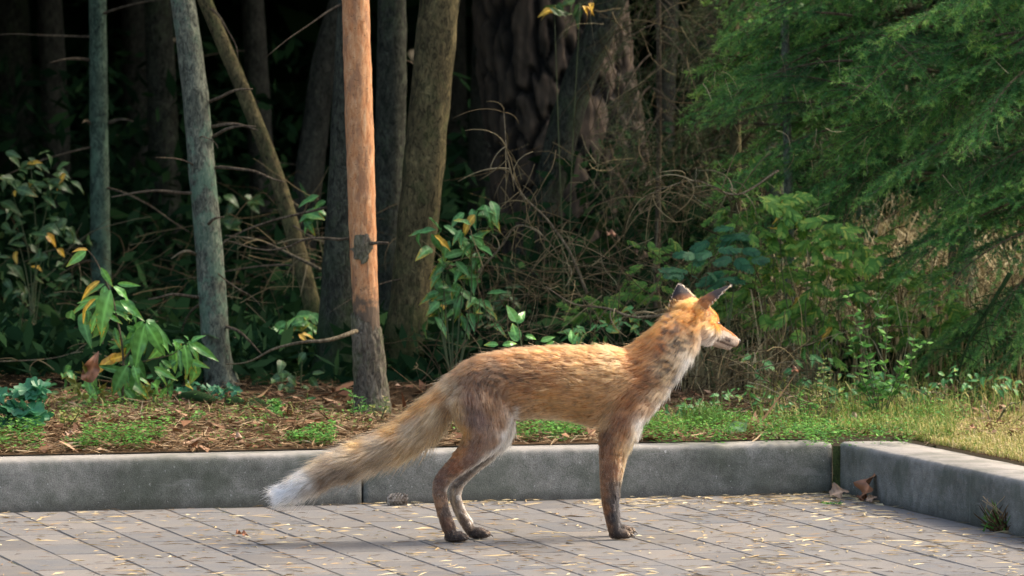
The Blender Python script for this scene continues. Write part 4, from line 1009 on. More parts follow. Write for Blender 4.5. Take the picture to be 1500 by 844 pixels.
def put_leaf(parent, org, base, tip, wscale, kind, face=None, var=None, name='leaf', label=None):
    base = Vector(base); tip = Vector(tip); ax = tip - base; L = ax.length; ax.normalize()
    nrm = Vector(face) if face is not None else Vector((qL.uniform(-.5, .5), -.75, .75 + qL.uniform(-.3, .3)))
    nrm = nrm - ax*nrm.dot(ax)
    if nrm.length < 1e-3: nrm = Vector((0, -1, 0))
    nrm.normalize(); sdv = nrm.cross(ax)
    Mx = Matrix((ax*L, sdv*L*wscale, nrm*L)).transposed().to_4x4(); Mx.translation = base - Vector(org)
    vs = LV[kind]; o = link(name, vs[(qL.randrange(len(vs)) if var is None else var) % len(vs)], parent); o.matrix_basis = Mx
    if label: o['label'] = label
    return o
def stem(parent, org, pts, r0, mat, name='stem', wob=0.):
    n = len(pts); return limb(name, pts, [r0*(1 - .75*i/(n-1)) for i in range(n)], mat, parent, org, 6, 4, wob)
mg = mat_rv('green_stem', [(0, (.05, .08, .02)), (1, (.12, .16, .05))]); MT['gstem'] = mg
m, t, n, b = newmat('stem_green'); b.inputs['Base Color'].default_value = (.07, .09, .03, 1); b.inputs['Roughness'].default_value = .6; MT['gstem'] = m

# -- the sapling at the left, leaf by leaf
YS = 12.95
base = W(180, 655, YS); base.z = gz(base.x, base.y) - .01
sap = empty('sapling', base, label='bright green sapling with long drooping leaves, a few turning orange, left of the grey trunk', cat='sapling')
def w3(px, py, dy=0.): return W(px, py, YS + dy)
stem(sap, base, [base, w3(179, 600), w3(181, 540), w3(178, 500), w3(172, 470), w3(166, 440), w3(156, 415), w3(147, 395), w3(138, 378), w3(128, 366)], .0032, MT['twig'])
stem(sap, base, [w3(180, 530), w3(200, 500), w3(215, 480), w3(232, 470)], .0022, MT['twig'])
stem(sap, base, [w3(180, 540), w3(215, 528), w3(250, 520), w3(272, 506), w3(286, 498)], .0022, MT['twig'])
SL = [  # base, tip, width factor, depth offset, kind
 ((126, 368), (96, 390), 1.1, -.01, 'leaf_bright'), ((128, 366), (104, 362), .8, .0, 'leaf_yellow'), ((148, 392), (166, 422), 1.0, -.02, 'leaf_bright'), ((146, 412), (112, 430), .7, .0, 'leaf_yellow'),
 ((162, 425), (138, 497), 1.25, -.05, 'leaf_bright'), ((166, 420), (200, 437), .9, -.03, 'leaf_bright'), ((176, 440), (213, 470), .9, -.02, 'leaf_bright'), ((140, 438), (100, 468), .6, .02, 'leaf_yellow'), ((150, 440), (118, 456), .8, 0, 'leaf_mid'),
 ((150, 450), (122, 488), .8, .03, 'leaf_bright'), ((165, 455), (190, 462), .9, 0, 'leaf_mid'), ((158, 470), (140, 505), .9, .0, 'leaf_mid'), ((168, 480), (176, 515), .9, .02, 'leaf_mid'),
 ((212, 475), (178, 525), 1.0, -.03, 'leaf_bright'), ((212, 475), (195, 545), 1.05, -.06, 'leaf_bright'), ((214, 474), (245, 523), 1.0, -.04, 'leaf_bright'), ((218, 472), (256, 515), .9, -.02, 'leaf_bright'), ((214, 470), (240, 476), 1.2, .0, 'leaf_mid'),
 ((222, 470), (208, 520), .9, .03, 'leaf_mid'), ((190, 520), (222, 560), 1., -.02, 'leaf_mid'), ((186, 535), (160, 585), 1.2, -.04, 'leaf_mid'), ((196, 535), (204, 562), 1.1, -.04, 'leaf_bright'), ((226, 538), (262, 558), .9, -.02, 'leaf_bright'),
 ((236, 528), (262, 540), .8, 0, 'leaf_mid'), ((262, 512), (268, 548), .8, 0, 'leaf_mid'), ((270, 505), (284, 560), .75, -.04, 'leaf_bright'), ((276, 500), (323, 530), .85, -.02, 'leaf_bright'), ((280, 502), (290, 488), 1.2, -.02, 'leaf_bright'), ((270, 502), (252, 496), 1.0, .0, 'leaf_mid'),
 ((186, 520), (150, 530), .9, 0, 'leaf_yellow'), ((184, 545), (140, 535), .9, .02, 'leaf_mid'), ((186, 560), (236, 575), 1., .02, 'leaf_mid'), ((182, 570), (205, 592), 1.1, .0, 'leaf_mid'), ((200, 505), (160, 500), .9, .03, 'leaf_mid'), ((180, 590), (156, 608), 1.2, -.02, 'leaf_mid'), ((184, 560), (198, 540), 1., .02, 'leaf_dim'), ((180, 500), (150, 478), .9, .03, 'leaf_dim'), ((176, 520), (128, 540), .9, .03, 'leaf_yellow')]
for k, (a, b_, w_, dd, kd) in enumerate(SL):
    ba = w3(*a, dd); tb = w3(*b_, dd - .02 + (k % 3)*.015); put_leaf(sap, base, ba, tb, w_, kd, face=(qL.uniform(-.4, .4), -.9, qL.uniform(.1, .9)), var=k)
for k, (a, b_, w_, dd, kd) in enumerate(SL):          # younger leaves filling in behind the big ones
    if k < 3: continue
    o_ = (qL.uniform(-14, 14), qL.uniform(-10, 12)); f_ = qL.uniform(.5, .85)
    ba = w3(a[0]+o_[0]*.6, a[1]+o_[1]*.6, dd + .05); tb = w3(a[0]+o_[0] + (b_[0]-a[0])*f_ + qL.uniform(-16, 16), a[1]+o_[1] + (b_[1]-a[1])*f_ + qL.uniform(-6, 12), dd + .03)
    put_leaf(sap, base, ba, tb, w_*.9, 'leaf_bright' if k % 3 else 'leaf_mid', face=(qL.uniform(-.5, .5), -.8, qL.uniform(.1, .9)), var=k+1)
qS = random.Random(5)
for hx, hy, nn in ((165, 450, 4), (150, 465, 3), (195, 480, 3), (240, 500, 4), (260, 545, 4), (275, 515, 4), (150, 560, 4), (130, 590, 3), (165, 600, 4), (240, 580, 3), (130, 455, 3)):
    for k in range(nn):
        ox, oy = qS.gauss(0, 11), qS.gauss(0, 9); l_ = qS.uniform(22, 44); a = qS.uniform(-.3, 3.4)
        put_leaf(sap, base, w3(hx+ox, hy+oy, qS.uniform(-.05, .08)), w3(hx+ox+l_*math.cos(a)*.8, hy+oy+l_*abs(math.sin(a))*.9+6, qS.uniform(-.05, .08)), qS.uniform(.9, 1.25), 'leaf_bright' if qS.random() < .65 else 'leaf_mid', face=(qS.uniform(-.5, .5), -.8, qS.uniform(.1, .9)))
# -- small maple at its foot
b2 = W(150, 650, 12.9); b2.z = gz(b2.x, b2.y) - .01
mp_ = empty('maple_seedling', b2, label='small maple seedling with yellowish lobed leaves at the foot of the sapling', cat='seedling')
for k, ((x_, y_), (u_, v_), s) in enumerate((((112, 565), (88, 572), 1), ((128, 548), (118, 525), 1), ((148, 575), (160, 560), 1), ((140, 590), (158, 597), 1), ((98, 590), (86, 600), .9), ((120, 580), (108, 600), 1), ((215, 575), (232, 585), 1))):
    p = W(x_, y_, 12.9 + .02*k); d = (W(u_, v_, 12.88 + .02*k) - p); d.normalize(); stem(mp_, b2, [b2, b2*.5 + p*.5 + Vector((0, .01, .01)), p], .0012, MT['twig'], 'leaf_stalk')
    put_leaf(mp_, b2, p, p + d*.062*s, 1, 'maple', face=(.1*(-1)**k, -1, .5))
p = W(128, 560, 12.92); put_leaf(mp_, b2, p, W(142, 515, 12.9), .9, 'brown_leaf', face=(0, -1, .3), label='brown curled dead leaf')

# generic leafy shrub from random leaves
def shrub(name, px, py_base, Y, spans, kind, label, nleaf=40, L=(.04, .07), group=None, cat='shrub', alt=None, wf=(.9, 1.2), stems=3, seed=1, stemmat='gstem', droop=.5, lkind=None):
    q = random.Random(seed); b0 = W(px, py_base, Y); b0.z = gz(b0.x, b0.y) - .01
    s_ = empty(name, b0, label=label, cat=cat, group=group)
    heads = []
    for (x_, y_, rx, ry) in spans:
        tp = W(x_, y_, Y + q.uniform(-.08, .08)); heads.append((tp, M(rx, Y), M(ry, Y)))
        mid = b0.lerp(tp, .5) + Vector((q.uniform(-.03, .03), q.uniform(-.03, .03), .02))
        stem(s_, b0, [b0, mid, tp], .0022, MT[stemmat])
    for k in range(nleaf):
        tp, rx, ry = heads[k % len(heads)]
        p = tp + Vector((q.gauss(0, .55)*rx, q.gauss(0, .5)*rx*.8, q.gauss(0, .55)*ry))
        a = q.uniform(0, 2*math.pi); d = Vector((math.cos(a), math.sin(a)*.7 - .2, q.uniform(-.9, .3)*droop*1.6)); d.normalize(); l_ = q.uniform(*L)
        kd = alt[0] if (alt and q.random() < alt[1]) else kind
        put_leaf(s_, b0, p, p + d*l_, q.uniform(*wf), kd, face=(q.uniform(-.6, .6), -.6, q.uniform(.3, 1.1)))
    return s_
shrub('shrub', 45, 470, 15.2, [(45, 240, 40, 28), (20, 330, 30, 40), (70, 350, 34, 40), (30, 400, 26, 40), (75, 275, 30, 25), (85, 330, 20, 20), (15, 270, 22, 22)], 'leaf_dim', 'dim shrub with green and yellowing oval leaves at the left edge', 120, (.035, .065), alt=('leaf_yellow', .04), seed=5, wf=(1.1, 1.5))
shrub('shrub', 60, 500, 15.6, [(60, 450, 36, 22), (20, 470, 28, 20), (100, 420, 24, 20)], 'leaf_dim', 'sparse dim shrub low down under the yellowing shrub at the left edge', 26, (.03, .055), seed=6, wf=(1.1, 1.5))
shrub('columbine', 28, 660, 12.2, [(35, 580, 30, 14), (8, 605, 22, 14), (58, 606, 18, 10), (30, 620, 26, 14), (10, 640, 14, 12), (48, 572, 16, 8)], 'scallop', 'clump of blue green scalloped leaves beside the kerb in the left corner', 46, (.034, .055), cat='plant', seed=7, wf=(.9, 1.1), droop=.15)
shrub('shrub', 462, 560, 14.4, [(462, 312, 26, 26), (445, 470, 22, 14), (425, 480, 20, 14)], 'leaf_mid', 'green leaves showing between the thin leaning trunk and the stripped pine', 24, (.04, .065), seed=8, wf=(1.3, 1.7))
p_ = bpy.data.objects; 
sy = shrub('seedling', 440, 560, 13.9, [(442, 490, 6, 6)], 'leaf_yellow', 'seedling with one yellow leaf hanging over the pale side branch', 2, (.04, .045), seed=3, cat='seedling')
shrub('shrub', 665, 560, 13.7, [(645, 345, 22, 30), (690, 340, 24, 34), (655, 395, 20, 22), (708, 310, 14, 18), (672, 430, 26, 26), (640, 440, 20, 22), (705, 450, 20, 22), (690, 385, 24, 24)], 'leaf_mid', 'glossy green shrub with drooping pointed leaves above the back of the fox', 88, (.045, .07), seed=10, wf=(.95, 1.25), droop=.95, alt=('leaf_yellow', .03))
shrub('shrub', 655, 560, 14.8, [(620, 430, 24, 30), (700, 480, 26, 20), (650, 480, 30, 24), (730, 430, 20, 20)], 'leaf_dim', 'dim leafy undergrowth behind the glossy shrub', 40, (.04, .06), seed=11, wf=(1., 1.3))
b3 = W(765, 640, 12.4); b3.z = gz(b3.x, b3.y) - .01
bb = empty('seedling', b3, label='bright seedling with broad fresh leaves peeking over the back of the fox', cat='seedling')
w4 = lambda x_, y_: W(x_, y_, 12.4)
stem(bb, b3, [b3, w4(768, 560), w4(763, 500), w4(757, 470)], .0025, MT['gstem']); stem(bb, b3, [w4(768, 560), w4(800, 510), w4(838, 505)], .002, MT['gstem'])
for a, b_, w_ in (((757, 472), (742, 446), 1.7), ((757, 474), (770, 452), 1.5), ((758, 500), (752, 470), 1.5), ((758, 500), (744, 484), 1.4), ((838, 503), (838, 480), 1.4), ((770, 492), (790, 494), 1.1), ((792, 500), (814, 492), 1.2), ((730, 505), (706, 502), 1.), ((736, 506), (760, 498), 1.), ((838, 505), (848, 486), 1.1), ((760, 470), (768, 462), 1.3), ((812, 500), (795, 508), 1)):
    put_leaf(bb, b3, w4(*a), w4(*b_), w_, 'leaf_bright', face=(.1, -1, .35))
shrub('shrub', 425, 590, 13.6, [(430, 545, 24, 14), (415, 560, 20, 10)], 'leaf_dim', 'grey green low leaves left of the mossy trunk foot', 16, (.03, .045), seed=12, wf=(1.4, 1.8))
shrub('columbine', 325, 640, 13.1, [(325, 570, 20, 9), (305, 575, 16, 8), (272, 565, 16, 9)], 'scallop', 'low teal scalloped leaves at the foot of the grey trunk', 14, (.022, .034), cat='plant', seed=14, droop=.1)
shrub('shrub', 330, 480, 16.4, [(335, 290, 22, 12), (370, 298, 16, 10), (350, 330, 20, 12)], 'leaf_dim', 'dim rounded leaves in the dark right of the grey trunk', 12, (.04, .06), seed=15, wf=(1.6, 2.))
shrub('shrub', 830, 480, 15.0, [(812, 12, 12, 10), (850, 5, 26, 14)], 'leaf_dim', 'leaves with one yellow hanging in at the top edge before the huge pine', 14, (.04, .06), alt=('leaf_yellow', .2), seed=16, wf=(1.3, 1.6))
shrub('shrub', 1190, 480, 15.6, [(1178, 12, 14, 14), (1200, 5, 26, 14)], 'leaf_dim', 'few olive leaves at the top edge left of the spruce', 8, (.05, .07), seed=17, wf=(1.3, 1.6))

# compound (pinnate) leaves: one mesh each
def pinnate(mat, n=7, seed=0, pair=.42, wd=.3):
    q = random.Random(seed); mb = MB(); 
    V, F = tube([(0, 0, 0), (.5, 0, .06), (1, 0, -.05)], [.008, .006, .003], 4); mb.add(V, F, 0, .2)
    for k in range(n):
        u = .18 + .78*k/(n-1)
        for s in (-1, 1):
            L = pair*math.sin(math.pi*(.15 + .75*u))*q.uniform(.85, 1.1); a = R(58 - 25*u)
            ax = np.array([math.cos(a), s*math.sin(a), q.uniform(-.25, .05)]); sdv = np.array([-ax[1], ax[0], 0]); nz_ = 6
            o_ = np.array([u, 0, .06*math.sin(u*3)]); V = []
            for i in range(nz_):
                f = i/(nz_-1); w_ = wd*L*math.sin(math.pi*(.08+.88*f))**.8*(1 + (.28 if i % 2 else -.12)); 
                if i == nz_-1: w_ = .002
                for v_ in (-1, 0, 1): V.append(o_ + ax*L*f + sdv*v_*w_ + np.array([0, 0, .1*abs(v_)*w_ - .12*f*f*L]))
            F = [(i*3+j, (i+1)*3+j, (i+1)*3+j+1, i*3+j+1) for i in range(nz_-1) for j in range(2)]
            mb.add(V, F, 0, q.uniform(.2, 1))
    me = mb.mesh('leaf', mat, smooth=True); return me
LV['fern_teal'] = [pinnate(mat_rv('pinnate_teal', [(0, (.015, .07, .035)), (1, (.04, .15, .06))], .55, .25), 8, k, .40, .16) for k in range(3)]
LV['fern_green'] = [pinnate(mat_rv('pinnate_green', [(0, (.035, .12, .02)), (.5, (.10, .25, .04)), (.85, (.2, .36, .06)), (1, (.34, .40, .07))], .55, .3), 8, k+5, .38, .15) for k in range(3)]
LV['tiny'] = [pinnate(MT['herb'], 4, k+9, .5, .36) for k in range(3)]
def bushy(*a, **k): return shrub(*a, **k)
bushy('rowan_seedling', 1050, 600, 13.4, [(1040, 370, 20, 12), (1010, 408, 22, 12), (1060, 410, 20, 10), (1080, 345, 20, 14), (1085, 380, 24, 16)], 'fern_teal', 'teal green pinnate leaves behind the ears of the fox', 34, (.05, .07), seed=31, wf=(.8, 1), droop=.3, cat='plant')
bushy('elder_bush', 1190, 590, 13.5, [(1190, 350, 50, 30), (1150, 390, 40, 30), (1220, 400, 40, 35), (1170, 440, 40, 35), (1130, 340, 35, 25), (1240, 350, 40, 25), (1200, 480, 35, 30), (1140, 300, 30, 20)], 'fern_green', 'broad bush of green toothed pinnate leaves right of the fox muzzle', 170, (.045, .075), seed=32, wf=(.7, 1), droop=.7, cat='bush', alt=('leaf_yellow', .02))
bushy('nettle', 1130, 620, 13.2, [(1170, 560, 24, 20), (1120, 540, 20, 25), (1215, 540, 26, 20), (1190, 520, 24, 25)], 'leaf_mid', 'low dark green leaves below the toothed bush', 26, (.03, .045), seed=33, wf=(1.1, 1.4), cat='plant')
bushy('elder_bush', 1300, 590, 13.7, [(1290, 380, 40, 30), (1340, 420, 40, 30), (1270, 430, 40, 30), (1320, 470, 40, 30), (1260, 490, 40, 25), (1390, 450, 30, 25)], 'fern_green', 'looser green bush of pinnate leaves below the spruce boughs', 110, (.04, .07), seed=41, wf=(.7, 1), droop=.7, cat='bush')
bushy('elder_bush', 1080, 590, 13.9, [(1080, 300, 30, 30), (1060, 440, 30, 20), (1110, 470, 40, 26), (1100, 420, 30, 30), (1090, 520, 30, 24)], 'fern_green', 'thin green bush of pinnate leaves directly behind the muzzle of the fox', 90, (.04, .065), seed=42, wf=(.7, 1), droop=.7, cat='bush')
bushy('nettle', 1400, 600, 13.0, [(1400, 555, 40, 16), (1340, 570, 40, 14), (1290, 560, 36, 18), (1460, 560, 36, 14), (1230, 580, 30, 14)], 'leaf_mid', 'row of low leafy plants at the back edge of the grass', 90, (.018, .034), seed=43, wf=(1.1, 1.5), cat='plant')
bushy('nettle', 1030, 610, 12.7, [(1030, 590, 30, 12), (1080, 575, 30, 14), (1000, 600, 20, 10), (1130, 590, 30, 14)], 'leaf_mid', 'low leafy plants on the soil below the muzzle of the fox', 60, (.018, .032), seed=44, wf=(1.1, 1.5), cat='plant')
bushy('shrub', 230, 560, 13.5, [(230, 560, 30, 14), (60, 570, 30, 14), (100, 545, 26, 14)], 'leaf_mid', 'low dark green leaves on the soil left of the grey trunk foot', 40, (.022, .04), seed=51, wf=(1.1, 1.5), cat='plant')
bushy('shrub', 400, 600, 13.3, [(385, 590, 26, 12), (450, 595, 22, 10), (350, 600, 20, 8)], 'leaf_mid', 'low dark green leaves between the grey trunk foot and the stripped pine', 36, (.02, .035), seed=52, wf=(1.1, 1.5), cat='plant')
bushy('nettle', 900, 560, 13.4, [(880, 480, 30, 20), (930, 470, 26, 20), (840, 490, 24, 14), (970, 540, 24, 30)], 'leaf_mid', 'green leafy plants rising behind the shoulders of the fox', 60, (.022, .038), seed=53, wf=(1.1, 1.5), cat='plant')
bushy('elder_bush', 940, 560, 14.0, [(930, 420, 30, 24), (890, 440, 30, 20), (960, 380, 26, 26), (1000, 440, 26, 24), (850, 460, 26, 14)], 'fern_green', 'dim green pinnate leaves among the twigs behind the neck of the fox', 70, (.035, .06), seed=61, wf=(.7, 1), droop=.7, cat='bush')
# tall weed with small leaves
def weed(px, py, Y, tops, label, group=None, seed=1, n=70, L=(.012, .026), kind='leaf_bright', cat='weed', name='weed', r=.0016):
    q = random.Random(seed); b0 = W(px, py, Y); b0.z = gz(b0.x, b0.y) - .01; o = empty(name, b0, label=label, cat=cat, group=group); mb = MB(); mf = MB()
    axes = []
    for tp in tops:
        tp3 = W(tp[0], tp[1], Y + q.uniform(-.04, .04)); md = b0.lerp(tp3, .5) + Vector((q.uniform(-.02, .02), 0, .02))
        Q_ = catmull(np.array([b0, md, tp3]), 6); V, F = tube(Q_, np.linspace(r, r*.3, len(Q_)), 5); mb.add(V, F, 0, .5); axes.append(Q_)
    o2 = link('stems', mesh('stems', np.vstack(mb.V) - np.array(b0), mb.F, MT['gstem'], smooth=True), o)
    for k in range(n):
        Q_ = axes[k % len(axes)]; f = q.uniform(.2, 1)**.8; p = Q_[min(len(Q_)-1, int(f*(len(Q_)-1)))]; a = q.uniform(0, 6.28); l_ = q.uniform(*L)*(1.2 - .6*f)
        ax = np.array([math.cos(a), math.sin(a), q.uniform(-.2, .8)]); ax /= np.linalg.norm(ax); sdv = np.cross(ax, [q.uniform(-.5, .5), -.6, .8]); sdv /= np.linalg.norm(sdv)
        mf.add([p, p + ax*l_*.45 + sdv*l_*.22, p + ax*l_, p + ax*l_*.45 - sdv*l_*.22], [(0, 1, 2, 3)], 0, q.random())
    o3 = link('foliage', mesh('foliage', np.vstack(mf.V) - np.array(b0), mf.F, MT[kind], attrs={'rv': np.concatenate(mf.A)}), o); o3['kind'] = 'stuff'
    return o
weed(1290, 620, 12.75, [(1282, 425), (1245, 480), (1330, 520), (1260, 445), (1300, 440), (1365, 495), (1240, 420), (1340, 490), (1270, 520), (1255, 560), (1310, 560)], 'tallest weed with thin upright green stems behind the right kerb corner', n=330, kind='herb', seed=2, L=(.015, .034))
weed(1200, 625, 12.6, [(1210, 520), (1195, 560), (1220, 545), (1180, 575), (1205, 535)], 'yellow green flowering weed behind the kerb joint', n=260, kind='grass', seed=3, L=(.008, .016))
weed(1180, 625, 12.5, [(1165, 580), (1190, 590), (1175, 570)], 'small light weed left of the yellow green flowering weed', n=110, kind='herb', seed=13, L=(.008, .016))
weed(410, 640, 12.6, [(405, 588), (415, 595), (400, 605)], 'small feathery green weed in the litter above the tail tip', n=150, kind='herb', seed=4, L=(.010, .02))
weed(520, 630, 12.75, [(500, 568), (518, 580), (528, 600), (512, 590)], 'thin weed stalks left of the stripped pine foot', n=110, kind='herb', seed=5, L=(.008, .016))
weed(555, 640, 12.7, [(560, 580), (548, 598), (566, 600)], 'thin weed stalks right against the stripped pine foot', n=80, kind='grass', seed=6, L=(.006, .013))
weed(95, 655, 12.2, [(85, 610), (110, 600), (98, 620)], 'yellowing weed between the scalloped clump and the sapling', n=90, kind='grass', seed=71, L=(.010, .022))
weed(290, 650, 12.4, [(280, 620), (300, 610)], 'small thin weed in the litter right of the sapling stem', n=60, kind='herb', seed=72, L=(.008, .016))
weed(30, 668, 12.35, [(20, 620), (40, 630), (10, 635), (30, 640)], 'feathery weed below the scalloped leaves in the left corner', n=160, kind='herb', seed=7, L=(.008, .018))
weed(1375, 600, 12.9, [(1370, 560), (1362, 575)], 'small reddish dry seed stalk among the grass', n=60, kind='straw', seed=8, L=(.006, .011))
weed(1455, 640, 12.5, [(1438, 595), (1470, 600), (1495, 590)], 'pale dry seed stalks at the right edge of the grass', n=60, kind='straw', seed=9, L=(.006, .014))
# weed growing out of the right kerb foot, dry
g_ = G(1482, 778); o = weed(1480, 770, g_.y, [(1465, 745), (1500, 750), (1480, 735), (1510, 745), (1470, 720)], 'dark dried weed tuft growing at the foot of the right kerb', n=0, kind='straw', seed=10) if False else None
b9 = K(-.001, (g_ - C0).dot(e2)); b9.z = 0; o9 = empty('weed', b9, label='dried weed tuft with green base growing at the foot of the right kerb', cat='weed'); mf = MB(); mf2 = MB(); q = random.Random(99)
for k in range(260):
    a = q.uniform(0, 6.28); l_ = q.uniform(.01, .05); d = np.array([math.cos(a)*.8, math.sin(a)*.8, q.uniform(.2, 1.1)]); p = np.array([q.gauss(0, .012), q.gauss(0, .012), q.uniform(0, .012)])
    s = np.cross(d, [0.2, 1, .3]); s = s/np.linalg.norm(s)*q.uniform(.0012, .003); (mf if k % 3 else mf2).add([p - s, p + s, p + d*l_ + s*.6, p + d*l_*1.15], [(0, 1, 2, 3)], 0, q.uniform(0, .45) if k % 3 else q.random())
for k in range(5):
    P = [(0, 0, 0), (q.uniform(-.03, .01), 0, .03), (q.uniform(-.05, .01), -.01, q.uniform(.05, .075))]; V, F = tube(catmull(P, 4), np.linspace(.0014, .0005, 9), 5); mf.add(V, F, 0, .9)
x9 = link('dry_stalks', mf.mesh('dry_stalks', MT['litter']), o9); x9['kind'] = 'stuff'; x9 = link('green_shoots', mf2.mesh('green_shoots', MT['herb']), o9); x9['kind'] = 'stuff'
# ground cover of tiny leaves: patches of photo area
def cover(name, spans, mat, n, L, seed=1, hmax=.02, spread=1.0, up=.5):
    g = np.random.default_rng(seed); Vs = []; rv = []
    for (x0, x1, Y0, Y1, hm, k) in spans:
        m_ = int(n*k)
        for i in range(m_):
            Y = g.uniform(Y0, Y1); x_ = (g.uniform(x0, x1)-750)*Y/FPX; z0 = gz(x_, Y); fz = noise.noise(Vector((x_*9, Y*9, seed)))
            if fz < -.12: continue
            z = z0 + g.uniform(0, hm)*(1 + fz); a = g.uniform(0, 6.28); l_ = L*g.uniform(.6, 1.3)
            ax = np.array([math.cos(a), math.sin(a), g.uniform(-.2, up)]); sdv = np.array([-math.sin(a), math.cos(a), g.uniform(-.4, .4)])
            p = np.array([x_, Y, z]); Vs += [p, p + ax*l_*.5 + sdv*l_*.33, p + ax*l_, p + ax*l_*.5 - sdv*l_*.33]; rv += [g.random()]*4
    o = link(name, mesh(name, Vs, np.arange(len(Vs)).reshape(-1, 4), mat, attrs={'rv': rv})); o['kind'] = 'stuff'; return o
cover('ground_cover', [(60, 560, 12.3, 13.0, .03, .35), (120, 245, 11.8, 12.1, .045, 1.3), (90, 130, 11.8, 12.0, .02, .2), (-40, 60, 11.72, 12.2, .04, .8), (415, 490, 11.92, 12.12, .03, .6), (250, 420, 11.85, 12.6, .02, .2), (60, 250, 12.2, 12.9, .04, .35), (1180, 1340, 11.9, 12.3, .03, .8), (740, 860, 12.05, 12.35, .03, 1.1), (925, 1100, 12.0, 12.4, .035, 1.7), (1100, 1230, 12.0, 12.5, .025, .8), (1230, 1420, 12.3, 13.2, .04, .8), (590, 740, 12.1, 12.4, .01, .1), (300, 420, 12.4, 12.9, .01, .15), (1020, 1300, 12.5, 13.1, .02, .6)], MT['herb'], 2200, .009, 2)
# grass
def grass(name, spans, mat, seed=1, wd=.0011):
    g = np.random.default_rng(seed); Vs = []; rv = []
    for (x0, x1, Y0, Y1, L0, L1, n, lo, hi) in spans:
        for i in range(n):
            Y = g.uniform(Y0, Y1); x_ = (g.uniform(x0, x1)-750)*Y/FPX
            d_ = Vector((x_, Y, 0)) - C0; a_, b_ = -d_.dot(e1), -d_.dot(e2)
            if not (b_ > .155 or a_ > .155): continue
            z0 = gz(x_, Y) - .002; a = g.uniform(0, 6.28); L = g.uniform(L0, L1); ln_ = g.uniform(.2, 1.15)
            hd = np.array([math.cos(a), math.sin(a), 0]); sdv = np.array([-math.sin(a), math.cos(a), 0])*wd*g.uniform(.6, 1.4)
            p = np.array([x_, Y, z0]); p1 = p + np.array([0, 0, L*.5]) + hd*L*.15*ln_; p2 = p + np.array([0, 0, L*(.9 - .45*ln_)]) + hd*L*.55*ln_ ; p3 = p + np.array([0, 0, L*(1 - .75*ln_)]) + hd*L*.95*ln_
            Vs += [p - sdv, p + sdv, p1 + sdv, p1 - sdv, p1 - sdv, p1 + sdv, p2 + sdv*.7, p2 - sdv*.7, p2 - sdv*.7, p2 + sdv*.7, p3 + sdv*.1, p3 - sdv*.1]; rv += [g.uniform(lo, hi)]*12
    o = link(name, mesh(name, Vs, np.arange(len(Vs)).reshape(-1, 4), mat, attrs={'rv': rv})); o['kind'] = 'stuff'; return o
grass('grass', [(1190, 1440, 11.75, 12.5, .012, .03, 5000, .3, 1), (1330, 1640, 10.6, 12.7, .010, .028, 30000, .5, 1), (1230, 1400, 12.0, 12.9, .015, .05, 3500, .1, .8), (1100, 1500, 12.5, 13.8, .03, .09, 1300, 0, .9), (890, 1230, 12.05, 12.8, .02, .06, 800, 0, .7), (0, 890, 12.2, 13.2, .015, .05, 500, 0, .9), (1000, 1060, 12.3, 12.6, .05, .10, 150, 0, .25)], MT['grass'], 3)
grass('dry_grass', [(1120, 1560, 13.6, 15.2, .22, .52, 900, 0, 1), (1000, 1160, 13.3, 14.4, .10, .26, 250, 0, .7), (1180, 1500, 15, 17.5, .3, .6, 1300, .3, 1)], MT['straw'], 4, wd=.0017)
# forest litter: needles, chips, little sticks
def litter(name, spans, mat, L, wd, seed=1, zoff=.0, ground=None, tilt=.35, curve=0.):
    g = np.random.default_rng(seed); Vs = []; rv = []
    for (x0, x1, Y0, Y1, n, lo, hi) in spans:
        for i in range(n):
            Y = g.uniform(Y0, Y1); x_ = (g.uniform(x0, x1)-750)*Y/FPX
            if ground is None:
                d_ = Vector((x_, Y, 0)) - C0
                if -d_.dot(e2) < .085 + .03*g.random() and -d_.dot(e1) < .15: continue
                z0 = gz(x_, Y) + abs(g.normal())*.006
            else:
                d_ = Vector((x_, Y, 0)) - C0
                if d_.dot(e2) < .002 or d_.dot(e1) < .002: continue
                z0 = ground + .001 + abs(g.normal())*.0008
                if noise.noise(Vector((x_*5, Y*2.2, seed))) + .35*g.normal() < .05: continue
            a = g.uniform(0, 6.28); l_ = L*g.lognormal(0, .45)*.5; w_ = wd*g.uniform(.5, 1.5); tz = g.normal()*tilt
            ax = np.array([math.cos(a), math.sin(a), tz*.5]); sdv = np.array([-math.sin(a), math.cos(a), 0]); p = np.array([x_, Y, z0]); up_ = np.array([0, 0, w_*.5 + abs(g.normal())*.0006]) 
            bn = sdv*l_*g.normal()*curve
            Vs += [p - ax*l_ - sdv*w_*.3, p - ax*l_*.1 - sdv*w_ + bn, p + ax*l_ + sdv*0, p + up_ + sdv*w_ + bn]; rv += [g.uniform(lo, hi)]*4
    o = link(name, mesh(name, Vs, np.arange(len(Vs)).reshape(-1, 4), mat, attrs={'rv': rv})); o['kind'] = 'stuff'; return o
litter('needle_litter', [(-250, 700, 11.55, 12.1, 9000, 0, 1), (-150, 1650, 12.0, 13.2, 34000, 0, 1), (-150, 1650, 13.2, 14.3, 7000, 0, .7)], MT['litter'], .042, .0012, 5, tilt=.45, curve=.15)
litter('leaf_litter', [(-150, 700, 11.6, 12.1, 220, 0, 1), (-150, 1650, 12.0, 13.6, 1100, 0, 1)], MT['deadleaf'], .030, .009, 6, tilt=.8, curve=.3)
litter('paving_litter', [(-150, 1700, 10.2, 12.1, 3700, 0, 1), (-150, 1300, 11.75, 12.15, 2600, 0, .9), (1200, 1600, 10.6, 12.0, 300, 0, .8)], MT['chips'], .030, .0018, 7, ground=0, tilt=.04, curve=.3)
litter('paving_needles', [(-150, 1700, 10.2, 12.1, 3000, .1, 1)], MT['litter'], .032, .0007, 8, ground=0, tilt=.03, curve=.2)
